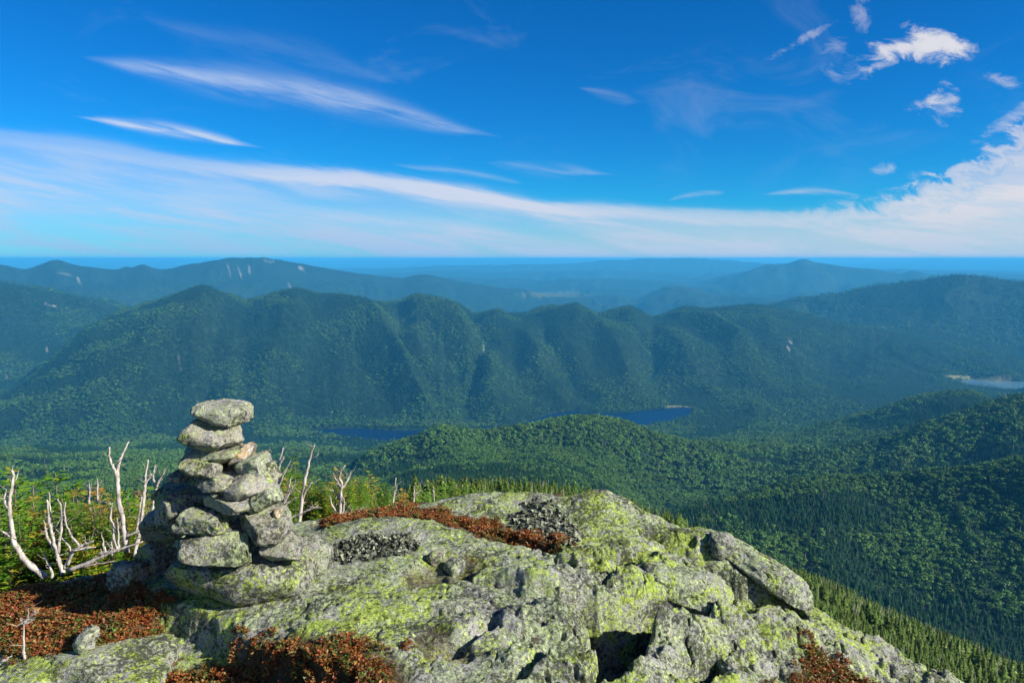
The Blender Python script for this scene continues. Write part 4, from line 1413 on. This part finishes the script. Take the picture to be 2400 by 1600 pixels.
def spruce_meshes(seed, mat, h=1.3, wide=0.5, levels=15, per=7, twig=0.085, flag=0.25, dense=9):
    """stunted summit spruce: crown of flat needle sprays on drooping boughs, and a trunk"""
    rg = np.random.default_rng(seed)
    s = Soup()
    wind = np.array([-1.0, 0.15, 0])
    leaders = [(0.0, 0.0, 1.0)] + [(rg.uniform(-0.18, 0.18), rg.uniform(-0.18, 0.18), rg.uniform(0.6, 0.9)) for _ in range(2)]
    tv, tf = [], []
    for lx, ly, lh in leaders:
        H = h * lh
        nv = len(tv)
        V, Fc = tube(smooth_path([(lx * 0.2, ly * 0.2, -0.15), (lx * 0.8, ly * 0.8, H * 0.4), (lx, ly, H * 0.98)], 4, 0.006, rg), np.linspace(0.017, 0.003, 9) * h, 6)
        tv += list(V)
        tf += [tuple(i + nv for i in f) for f in Fc]
        for k in range(levels):
            q = (k + rg.uniform(0, 0.8)) / levels
            z = H * (0.06 + 0.94 * q)
            R = wide * (1 - q) ** 0.75 * (0.75 + 0.25 * lh) + 0.03
            c = np.array([lx * min(1, q + 0.3), ly * min(1, q + 0.3), z])
            for j in range(per if q < 0.8 else 4):
                th = rg.uniform(0, 2 * math.pi)
                d = np.array([math.cos(th), math.sin(th), 0])
                d = d + wind * flag
                L = R * rg.uniform(0.55, 1.1) * max(0.3, np.linalg.norm(d))
                d /= np.linalg.norm(d)
                side = np.array([-d[1], d[0], 0])
                rise = rg.uniform(-0.1, 0.35) + q * 0.5
                nb = max(3, int(dense * L / wide))
                tone = np.clip(rg.normal(0.45, 0.22), 0, 0.9)
                for m in range(nb):
                    f = (m + 0.6) / nb
                    p = c + d * L * f + np.array([0, 0, L * (rise * f - 0.25 * f * f + 0.2 * f ** 3)])
                    for sg in ((-1, 1) if m < nb - 1 else (-1, 0, 1)):
                        tl = twig * (1.15 - 0.5 * f) * rg.uniform(0.7, 1.3) * (h / 1.3)
                        td = d * rg.uniform(0.5, 0.9) + side * sg * rg.uniform(0.5, 1.0) + np.array([0, 0, rg.uniform(-0.15, 0.4)])
                        td /= np.linalg.norm(td)
                        wv = np.cross(td, [0, 0, 1])
                        wv = wv / (np.linalg.norm(wv) + 1e-6) + rg.normal(scale=0.35, size=3)
                        wd = tl * 0.12
                        e = p + td * tl
                        mid = p + td * tl * 0.45
                        t = float(np.clip(tone + rg.normal(0, 0.12) + 0.25 * f, 0, 1))
                        s.quad(p, mid + wv * wd, e, mid - wv * wd, t)
    crown = s.mesh('crown', mat)
    trunk = mesh_from('trunk', tv, tf, MAT_BARK)
    return crown, trunk


KRUMM = [spruce_meshes(300 + i, MAT_NEEDLE, 1.3, w, 15, 6, 0.085, f, 10) for i, (w, f) in enumerate([(0.50, 0.25), (0.62, 0.45), (0.42, 0.15)])]
RUSTY = [spruce_meshes(320 + i, MAT_NEEDLE_RUST, 1.3, 0.42, 12, 5, 0.08, 0.3, 9) for i in range(2)]


def plant_spruce(kind, x, y, z, s, rot, label, group):
    crown, trunk = kind
    o = link('spruce', None, loc=(x, y, z), label=label, cat='spruce', group=group)
    o.rotation_euler = (0, 0, rot)
    o.scale = (s, s, s * random.uniform(0.9, 1.1))
    link('crown', crown, o)
    link('trunk', trunk, o)
    return o


def build_thicket():
    rg = np.random.default_rng(55)
    # (u of axis, v of top, distance ahead) of the spruces one can tell apart along the skyline of the thicket
    tops = [(20, 1088, 7.6), (75, 1098, 8.2), (130, 1112, 8.6), (180, 1125, 8.4), (225, 1140, 8.8), (260, 1142, 9.2), (320, 1140, 9.0), (365, 1135, 8.6),
            (655, 1078, 6.6), (690, 1070, 7.0), (740, 1105, 6.8), (790, 1088, 6.6), (830, 1118, 7.6), (865, 1108, 7.2), (900, 1122, 7.0), (945, 1140, 7.4),
            (985, 1142, 7.2), (1030, 1148, 7.0), (1065, 1125, 7.4), (1100, 1132, 7.2), (700, 1120, 6.0), (770, 1130, 6.0), (-40, 1085, 7.4)]
    for i, (u, v, y) in enumerate(tops):
        p = at(u, v, y)
        g = float(ground(np.array([p[0]]), np.array([p[1]]))[0])
        s = np.clip((p[2] - g) / 1.3, 0.35, 1.7)
        left = u < 600
        kind = RUSTY[i % 2] if i in (4, 3, 11, 15) else KRUMM[i % 3]
        lab = ('stunted spruce on the skyline of the thicket left of the cairn' if left else 'stunted spruce on the skyline of the thicket right of the cairn')
        if kind in RUSTY:
            lab = 'rusty orange-tinged ' + lab
        plant_spruce(kind, p[0], p[1], p[2] - 1.3 * s, s, rg.uniform(-0.5, 0.5), lab, ('left' if left else 'right') + ' thicket spruces' + (' with rusty needles' if kind in RUSTY else ''))
    n = 0
    for _ in range(1600):
        if n >= 135:
            break
        u = rg.uniform(-120, 1120)
        y = rg.uniform(4.9, 8.6) if rg.random() < 0.6 else rg.uniform(4.75, 6.2)
        if 380 < u < 640 and y < 6.5:
            continue
        if u > 640:
            lim = 5.3 + (u - 640) * 0.0022
            if y < lim or y > 7.4:
                continue
        x = (u - 1200) / F * y
        g = float(ground(np.array([x]), np.array([y]))[0])
        hgt = rg.uniform(0.42, 0.85) if u < 600 else rg.uniform(0.35, 0.7)
        # keep the skyline as in the photograph
        ttop = (1125 if u < 150 else 1150 if u < 600 else 1120 if u < 850 else 1160)
        if g + hgt > at(u, ttop, y)[2]:
            hgt = at(u, ttop, y)[2] - g
        if hgt < 0.28:
            continue
        rust = rg.random() < 0.27
        kind = (RUSTY if rust else KRUMM)[int(rg.integers(2 if rust else 3))]
        left = u < 600
        lab = ('low rusty spruce inside the thicket ' if rust else 'low green spruce inside the thicket ') + ('left of the cairn' if left else 'right of the cairn')
        plant_spruce(kind, x, y, g - 0.03, hgt / 1.3, rg.uniform(-3, 3), lab, lab.replace('spruce', 'spruces'))
        n += 1


build_thicket()


# ------------------------------------------------------------------ forest
def conifer_mesh(seed, n_layers, spokes, name='crown', mat=None):
    """unit-high conifer crown: tiers of ragged drooping boughs"""
    rg = np.random.default_rng(seed)
    s = Soup()
    for k in range(n_layers):
        q = (k + 0.3) / n_layers
        z = 0.08 + 0.9 * q
        R = 0.23 * (1 - q) ** 0.85 + 0.018
        for j in range(spokes):
            th = 2 * math.pi * (j + rg.uniform(0, 1)) / spokes
            d = np.array([math.cos(th), math.sin(th), 0])
            sd = np.array([-d[1], d[0], 0])
            L = R * rg.uniform(0.6, 1.25)
            zt = z + rg.uniform(0.0, 0.05)
            a = np.array([0, 0, zt + 0.06 * (1 - q)])
            w = L * rg.uniform(0.35, 0.6)
            m = d * L * 0.6 + np.array([0, 0, zt])
            e = d * L + np.array([0, 0, zt - 0.05 * rg.uniform(0.3, 1.3)])
            s.quad(a, m + sd * w * 0.7, e, m - sd * w * 0.7, float(np.clip(rg.normal(0.45, 0.25), 0, 1)))
    # leader
    for th in (0.3, 1.9):
        d = np.array([math.cos(th), math.sin(th), 0]) * 0.016
        s.quad(np.array([0, 0, 0.9]) - d, np.array([0, 0, 0.9]) + d, np.array([0, 0, 1.03]) + d * 0.2, np.array([0, 0, 1.03]) - d * 0.2, 0.5)
    return s.mesh(name, mat or MAT_CONIFER)


def hardwood_mesh(seed, n, name='crown', mat=None):
    """unit-high broadleaf crown: leaf clumps over several limbs"""
    rg = np.random.default_rng(seed)
    s = Soup()
    lobes = [(rg.uniform(-0.22, 0.22), rg.uniform(-0.22, 0.22), rg.uniform(0.45, 0.8), rg.uniform(0.18, 0.28)) for _ in range(7)]
    for lx, ly, lz, lr in lobes:
        tone = rg.uniform(0.2, 0.75)
        for _ in range(n):
            d = rg.normal(size=3)
            d /= np.linalg.norm(d)
            if d[2] < -0.4:
                d[2] *= -1
            p = np.array([lx, ly, lz]) + d * lr * rg.uniform(0.75, 1.05)
            nn = d + rg.normal(scale=0.45, size=3)
            nn /= np.linalg.norm(nn)
            a = np.cross(nn, rg.normal(size=3))
            a /= np.linalg.norm(a)
            b = np.cross(nn, a)
            r = lr * rg.uniform(0.35, 0.6)
            s.quad(p - a * r, p - b * r * 0.7, p + a * r, p + b * r * 0.7, float(np.clip(tone + rg.normal(0, 0.15), 0, 1)))
    return s.mesh(name, mat or MAT_HARDWOOD)


def trunk_unit(name='trunk'):
    V, Fc = tube([(0, 0, -0.1), (0, 0, 0.4), (0, 0, 0.95)], [0.022, 0.016, 0.004], 5)
    return mesh_from(name, V, Fc, MAT_BARK)


def snag_unit(seed):
    rg = np.random.default_rng(seed)
    V, Fc = tube([(0, 0, -0.1), (0.01, 0, 0.4), (0.0, 0.01, 1.0)], [0.028, 0.02, 0.006], 5)
    V, Fc = list(V), list(Fc)
    for _ in range(8):
        z = rg.uniform(0.3, 0.9)
        th = rg.uniform(0, 6.28)
        l = 0.12 * (1.1 - z)
        n = len(V)
        v2, f2 = tube([(0, 0, z), (math.cos(th) * l * 0.5, math.sin(th) * l * 0.5, z + 0.01), (math.cos(th) * l, math.sin(th) * l, z + 0.05)], [0.008, 0.006, 0.003], 4)
        V += list(v2)
        Fc += [tuple(i + n for i in f) for f in f2]
    return mesh_from('snag', V, Fc, MAT_WOOD)


PROTO = bpy.data.collections.new('forest_prototypes')     # not linked to the scene: only a source of instances
protos = []


def proto(name, me):
    o = bpy.data.objects.new('%02d_%s' % (len(protos), name), me)
    PROTO.objects.link(o)
    protos.append(o)
    return len(protos) - 1


FAR_CON = [proto('conifer', conifer_mesh(400 + i, 6, 5)) for i in range(4)]
SLOPE_CON = [proto('conifer', conifer_mesh(450 + i, 13, 7, mat=MAT_CONIFER_OLIVE)) for i in range(4)]
MID_CON = [proto('conifer', conifer_mesh(410 + i, 13, 7)) for i in range(4)]
FAR_HW = [proto('hardwood', hardwood_mesh(420 + i, 9)) for i in range(4)]
RIDGE_CON = [proto('conifer', conifer_mesh(460 + i, 6, 5, mat=MAT_CONIFER_FAR)) for i in range(4)]
RIDGE_HW = [proto('hardwood', hardwood_mesh(470 + i, 9, mat=MAT_HARDWOOD_FAR)) for i in range(4)]
SNAG = [proto('snag', snag_unit(430))]
NEAR_CROWN = [conifer_mesh(440 + i, 17, 8, mat=MAT_CONIFER_OLIVE) for i in range(4)]
NEAR_TRUNK = trunk_unit()


def scatter_group(name, coll, mesh_objs_sorted=True):
    g = bpy.data.node_groups.new(name, 'GeometryNodeTree')
    g.interface.new_socket('Geometry', in_out='INPUT', socket_type='NodeSocketGeometry')
    g.interface.new_socket('Geometry', in_out='OUTPUT', socket_type='NodeSocketGeometry')
    n, l = g.nodes, g.links
    gi, go = n.new('NodeGroupInput'), n.new('NodeGroupOutput')
    ci = n.new('GeometryNodeCollectionInfo')
    ci.inputs['Collection'].default_value = coll
    ci.inputs['Separate Children'].default_value = True
    ci.inputs['Reset Children'].default_value = True
    iop = n.new('GeometryNodeInstanceOnPoints')
    iop.inputs['Pick Instance'].default_value = True

    def na(nm, typ):
        x = n.new('GeometryNodeInputNamedAttribute')
        x.data_type = typ
        x.inputs['Name'].default_value = nm
        return x.outputs['Attribute']
    l.new(gi.outputs[0], iop.inputs['Points'])
    l.new(ci.outputs[0], iop.inputs['Instance'])
    l.new(na('idx', 'INT'), iop.inputs['Instance Index'])
    l.new(na('rot', 'FLOAT_VECTOR'), iop.inputs['Rotation'])
    l.new(na('scl', 'FLOAT_VECTOR'), iop.inputs['Scale'])
    l.new(iop.outputs[0], go.inputs[0])
    return g


GN_FOREST = scatter_group('forest_scatter', PROTO)


def scatter(name, P, idx, rot, scl, group, label, cat=None):
    me = bpy.data.meshes.new(name)
    me.vertices.add(len(P))
    me.vertices.foreach_set('co', np.asarray(P, np.float32).ravel())
    a = me.attributes.new('idx', 'INT', 'POINT')
    a.data.foreach_set('value', np.asarray(idx, np.int32))
    a = me.attributes.new('rot', 'FLOAT_VECTOR', 'POINT')
    a.data.foreach_set('vector', np.asarray(rot, np.float32).ravel())
    a = me.attributes.new('scl', 'FLOAT_VECTOR', 'POINT')
    a.data.foreach_set('vector', np.asarray(scl, np.float32).ravel())
    o = link(name, me, label=label, cat=cat, kind='stuff')
    md = o.modifiers.new('scatter', 'NODES')
    md.node_group = group
    return o


def visible_limit():
    """for every column: running maximum of the sight slope before each row"""
    ys = np.geomspace(2.0, 12.4, 160)
    P, R = np.meshgrid(PHI, ys)
    z = ground_base(np.sin(P) * R, np.cos(P) * R)[0]
    near = np.max((z - EYE) / R, axis=0)
    t = (LAND - EYE) / RR2
    m = np.maximum.accumulate(t, axis=0)
    m = np.vstack([np.full((1, NC), -9.0), m[:-1]])
    return np.maximum(m, near[None])


VIS = visible_limit()


def sample(grid, x, y):
    ph = np.arctan2(x, y)
    r = np.hypot(x, y)
    c = np.clip((ph + PHI_MAX) / (2 * PHI_MAX) * (NC - 1), 0, NC - 1.001)
    k = np.clip(np.interp(r, ROWS, np.arange(len(ROWS))), 0, len(ROWS) - 1.001)
    c0, k0 = c.astype(int), k.astype(int)
    return np.maximum(grid[k0, c0], grid[np.minimum(k0 + 1, len(ROWS) - 1), c0])


def build_forest():
    rg = np.random.default_rng(99)
    wedge = rad(39)
    slope_trees = []
    for r0, r1, sp, h0, h1, near in [(22, 120, 1.0, 0.9, 1.8, True), (120, 450, 1.9, 2.0, 3.8, True), (450, 1250, 3.5, 4.2, 7.6, False),
                                     (1250, 2650, 6.4, 8.0, 12.5, False), (2650, 5600, 8.6, 8.0, 14.0, False), (5600, 7100, 19.0, 18.0, 26.0, False)]:
        n = int(wedge * (r1 * r1 - r0 * r0) / (sp * sp))
        ph = rg.uniform(-wedge, wedge, n)
        r = np.sqrt(rg.uniform(r0 * r0, r1 * r1, n))
        x, y = np.sin(ph) * r, np.cos(ph) * r
        z = land_z(x, y)
        dens = fbm(x / (sp * 9), y / (sp * 9), 3, 7)
        kind = 0.8 * fbm(x / (sp * 22), y / (sp * 22), 3, 8) + 0.9 * fbm(x / 260, y / 260, 3, 9)
        h = (h0 * 0.75 + (h1 * 1.12 - h0 * 0.75) * rg.random(n) ** 1.5) * (1 + 0.35 * dens)
        t = (z + h - EYE) / r
        vis = t > sample(VIS, x, y) - 0.003 - 2.0 / r
        vis &= sample(BARE, x, y) < 0.35
        vis &= sample(MEADOW, x, y) < 0.4
        vis &= dens > -0.62
        wet = np.zeros(n, bool)
        if r1 > 2300 and r0 < 4600:
            for poly in LAKES:
                wet |= in_poly(x, y, poly)
        vis &= ~wet
        x, y, z, h, kind, r = (a[vis] for a in (x, y, z, h, kind, r))
        n = len(x)
        # share of hardwoods: lower slopes and the knob; conifers up high
        hw = np.interp(r, [0, 500, 900, 1300, 2000, 3000, 4200, 7000], [-0.9, -0.45, -0.10, 0.14, -0.05, -0.10, -0.25, -0.35])
        azim = np.arctan2(x, y)
        hw = hw + np.where((r > 1000) & (r < 1700), np.interp(azim, [-0.2, 0.0, 0.15, 0.3], [0.15, 0.5, 0.4, -0.1]), 0)
        is_hw = ((kind + rg.normal(scale=0.14, size=n)) < hw) & (r > 600)
        pick = rg.integers(0, 4, n)
        con = np.array(SLOPE_CON if r1 <= 450 else MID_CON if r1 <= 1300 else FAR_CON if r1 <= 2650 else RIDGE_CON)[pick]
        idx = np.where(is_hw, np.array(FAR_HW if r1 <= 2650 else RIDGE_HW)[pick], con)
        snag = rg.random(n) < np.interp(r, [0, 200, 700, 1300, 3000], [0.10, 0.10, 0.05, 0.012, 0.0])
        idx = np.where(snag, SNAG[0], idx)
        wide = np.where(is_hw, rg.uniform(0.95, 1.3, n), rg.uniform(0.95, 1.5, n)) * h
        wide = np.where(snag, h * 0.8, wide)
        hh = np.where(is_hw, h * 0.8, h)
        rot = np.stack([rg.normal(scale=0.04, size=n), rg.normal(scale=0.04, size=n), rg.uniform(0, 6.28, n)], -1)
        scl = np.stack([wide, wide, hh], -1)
        P = np.stack([x, y, z - 0.04 * h], -1)
        if near:
            big = h / r
            inview = (np.abs(x / y) < 0.70) & ~is_hw & ~snag
            order = np.argsort(-np.where(inview, big, 0))
            take = order[:110 if r1 <= 120 else 70]
            keep = np.ones(n, bool)
            keep[take] = False
            for i in take:
                slope_trees.append((P[i], h[i], wide[i], rot[i][2], int(pick[i])))
            P, idx, rot, scl = P[keep], idx[keep], rot[keep], scl[keep]
        nm = 'forest'
        lab = {22: 'dense stunted spruce wood close below the summit', 120: 'spruce wood on the near right-hand flank', 450: 'dark mixed forest on the rolling slope at right',
               1250: 'green forest over the knob and spur in the middle distance', 2650: 'forest covering the long main ridge', 5600: 'blue-green forest on the ridges flanking the main ridge'}[r0]
        scatter(nm, P, idx, rot, scl, GN_FOREST, lab, 'forest')
        print('forest', r0, len(P))
    for P, h, w, rz, k in slope_trees:
        o = link('slope_spruce', None, loc=P, label='small dark spruce on the steep slope just beyond the summit rocks', cat='spruce', group='spruces on the slope below the summit')
        o.rotation_euler = (0, 0, rz)
        o.scale = (w, w, h)
        link('crown', NEAR_CROWN[k], o)
        link('trunk', NEAR_TRUNK, o)


build_forest()

# ------------------------------------------------------------------ red heath, rock tripe
HEATH_COL = bpy.data.collections.new('heath_prototypes')


def sprig_mesh(seed, n_stem=4, leaves=9, grass=False):
    rg = np.random.default_rng(seed)
    s = Soup()
    for _ in range(n_stem):
        th = rg.uniform(0, 6.28)
        lean = rg.uniform(0.1, 0.6)
        H = rg.uniform(0.6, 1.0)
        d = np.array([math.cos(th) * lean, math.sin(th) * lean, 1.0])
        base = np.array([rg.uniform(-0.25, 0.25), rg.uniform(-0.25, 0.25), 0])
        tone = rg.uniform(0, 1)
        sd = np.cross(d, [0, 0, 1])
        sd = sd / np.linalg.norm(sd) * 0.018
        s.quad(base - sd, base + sd, base + d * H * 0.9 + sd * 0.5, base + d * H * 0.9 - sd * 0.5, 0.02)
        for m in range(leaves):
            f = 0.35 + 0.65 * (m + rg.uniform(0, 0.6)) / leaves
            p = base + d * H * f
            a = rg.uniform(0, 6.28)
            ld = np.array([math.cos(a), math.sin(a), rg.uniform(0.0, 0.9)])
            ld /= np.linalg.norm(ld)
            w = np.cross(ld, rg.normal(size=3))
            w /= np.linalg.norm(w)
            L = rg.uniform(0.22, 0.38)
            s.quad(p, p + ld * L * 0.5 + w * L * 0.26, p + ld * L, p + ld * L * 0.5 - w * L * 0.26, float(np.clip(tone * 0.7 + rg.uniform(0, 0.3), 0, 1)))
    return s.mesh('sprig', MAT_HEATH)


for i in range(6):
    o = bpy.data.objects.new('%02d_sprig' % i, sprig_mesh(500 + i))
    HEATH_COL.objects.link(o)


def twig_proto():
    V, Fc = tube([(0, 0, 0), (0.3, 0.1, 0.35), (0.9, 0.0, 0.55), (1.5, 0.2, 0.9)], [0.035, 0.03, 0.022, 0.01], 4)
    return mesh_from('twig', V, Fc, MAT_WOOD)


o = bpy.data.objects.new('06_twig', twig_proto())
HEATH_COL.objects.link(o)
GN_HEATH = scatter_group('heath_scatter', HEATH_COL)


def build_heath():
    rg = np.random.default_rng(71)
    labs = ['red-brown heath carpet between the cairn and the bottom left slab', 'red heath clump along the bottom edge below the slab', 'narrow strip of rust-red heath in the seam behind the front slab',
            'small tuft of bright red heath at the bottom right']
    for k, poly in enumerate(HEATH):
        pa = np.array(poly)
        lo, hi = pa.min(0) - 0.05, pa.max(0) + 0.05
        n = int((hi[0] - lo[0]) * (hi[1] - lo[1]) * 4200)
        x, y = rg.uniform(lo[0], hi[0], n), rg.uniform(lo[1], hi[1], n)
        pd = poly_depth(x + fbm(x * 7, y * 7, 4, 4) * 0.15, y + fbm(x * 7 + 5, y * 7, 4, 5) * 0.15, poly) - rg.exponential(0.03, n) + 0.02
        d = fbm(x * 5, y * 5, 3, 14)
        ok = (pd > -0.02) & (d > -0.55)
        x, y, pd = x[ok], y[ok], pd[ok]
        z = ground(x, y)
        n = len(x)
        idx = rg.integers(0, 6, n)
        idx = np.where(rg.random(n) < 0.02, 6, idx)
        h = rg.uniform(0.032, 0.062, n) * (0.6 + 0.4 * sstep(pd, 0.0, 0.08))
        h = np.where(idx == 6, h * 1.0, h)
        rot = np.stack([rg.normal(scale=0.2, size=n), rg.normal(scale=0.2, size=n), rg.uniform(0, 6.28, n)], -1)
        scatter('heath_shrubs', np.stack([x, y, z - 0.006], -1), idx, rot, np.stack([h, h, h], -1), GN_HEATH, labs[k], 'heath')


build_heath()


def build_tripe():
    """patches of dark curled rock tripe lichen"""
    rg = np.random.default_rng(81)
    m, N, b = new_mat('rock_tripe')
    r = attr(N, 'tint')
    N.put(b.inputs['Base Color'], N.ramp(r, [(0.0, (0.05, 0.052, 0.04)), (0.5, (0.15, 0.16, 0.115)), (1.0, (0.34, 0.36, 0.25))]))
    groups = [([0, 1], 'patch of dark curled lichen on the back ledge'), ([2, 3], 'patch of dark curled lichen on the front slab right of the cairn')]
    for ids, lab in groups:
        s = Soup()
        for i in ids:
            tx, ty, rx, ry = TRIPE[i]
            for _ in range(420):
                a, q = rg.uniform(0, 6.28), math.sqrt(rg.random())
                x, y = tx + rx * q * math.cos(a), ty + ry * q * math.sin(a)
                z = float(ground(np.array([x]), np.array([y]))[0]) if False else 0.0
                s.tmp = getattr(s, 'tmp', [])
                s.tmp.append((x, y))
        xy = np.array(s.tmp)
        z = ground(xy[:, 0], xy[:, 1])
        for (x, y), zz in zip(xy, z):
            c = np.array([x, y, zz + 0.004])
            R = rg.uniform(0.007, 0.017)
            n = rg.normal(size=3) * 0.8 + np.array([0, -0.3, 1])
            n /= np.linalg.norm(n)
            e1 = np.cross(n, rg.normal(size=3))
            e1 /= np.linalg.norm(e1)
            e2 = np.cross(n, e1)
            t = float(rg.random() ** 1.5)
            for q in range(4):
                a0, a1 = q * math.pi / 2, (q + 1) * math.pi / 2
                am = (a0 + a1) / 2
                p = lambda an, rr, up: c + (e1 * math.cos(an) + e2 * math.sin(an)) * rr + n * up
                s.quad(c, p(a0, R * rg.uniform(0.8, 1.1), R * 0.4), p(am, R * 1.2, R * rg.uniform(0.0, 0.9)), p(a1, R * rg.uniform(0.8, 1.1), R * 0.4), t)
        link('rock_tripe', s.mesh('rock_tripe', m), kind='stuff', label=lab, cat='lichen')


build_tripe()


# ------------------------------------------------------------------ the air
def build_haze():
    x, y0, y1, z0, z1 = 52000, -300, 62500, float(min(LAND.min(), -900)) - 1.0, float(max(LAND.max(), 3.0)) + 6
    V = [(sx, sy, sz) for sz in (z0, z1) for sy in (y0, y1) for sx in (-x, x)]
    Fc = [(0, 2, 3, 1), (4, 5, 7, 6), (0, 1, 5, 4), (2, 6, 7, 3), (0, 4, 6, 2), (1, 3, 7, 5)]
    m = bpy.data.materials.new('haze')
    m.use_nodes = True
    t = m.node_tree
    t.nodes.clear()
    v = t.nodes.new('ShaderNodeVolumePrincipled')
    v.inputs['Color'].default_value = (0.085, 0.55, 1.0, 1)
    v.inputs['Density'].default_value = 6.4e-5
    v.inputs['Density Attribute'].default_value = ''
    v.inputs['Color Attribute'].default_value = ''
    v.inputs['Temperature Attribute'].default_value = ''
    v.inputs['Anisotropy'].default_value = 0.0
    out = t.nodes.new('ShaderNodeOutputMaterial')
    t.links.new(v.outputs[0], out.inputs['Volume'])
    me = mesh_from('haze', V, Fc, m, smooth=False)
    link('haze', me, kind='stuff', label='thin blue haze filling the air over the valley')


build_haze()
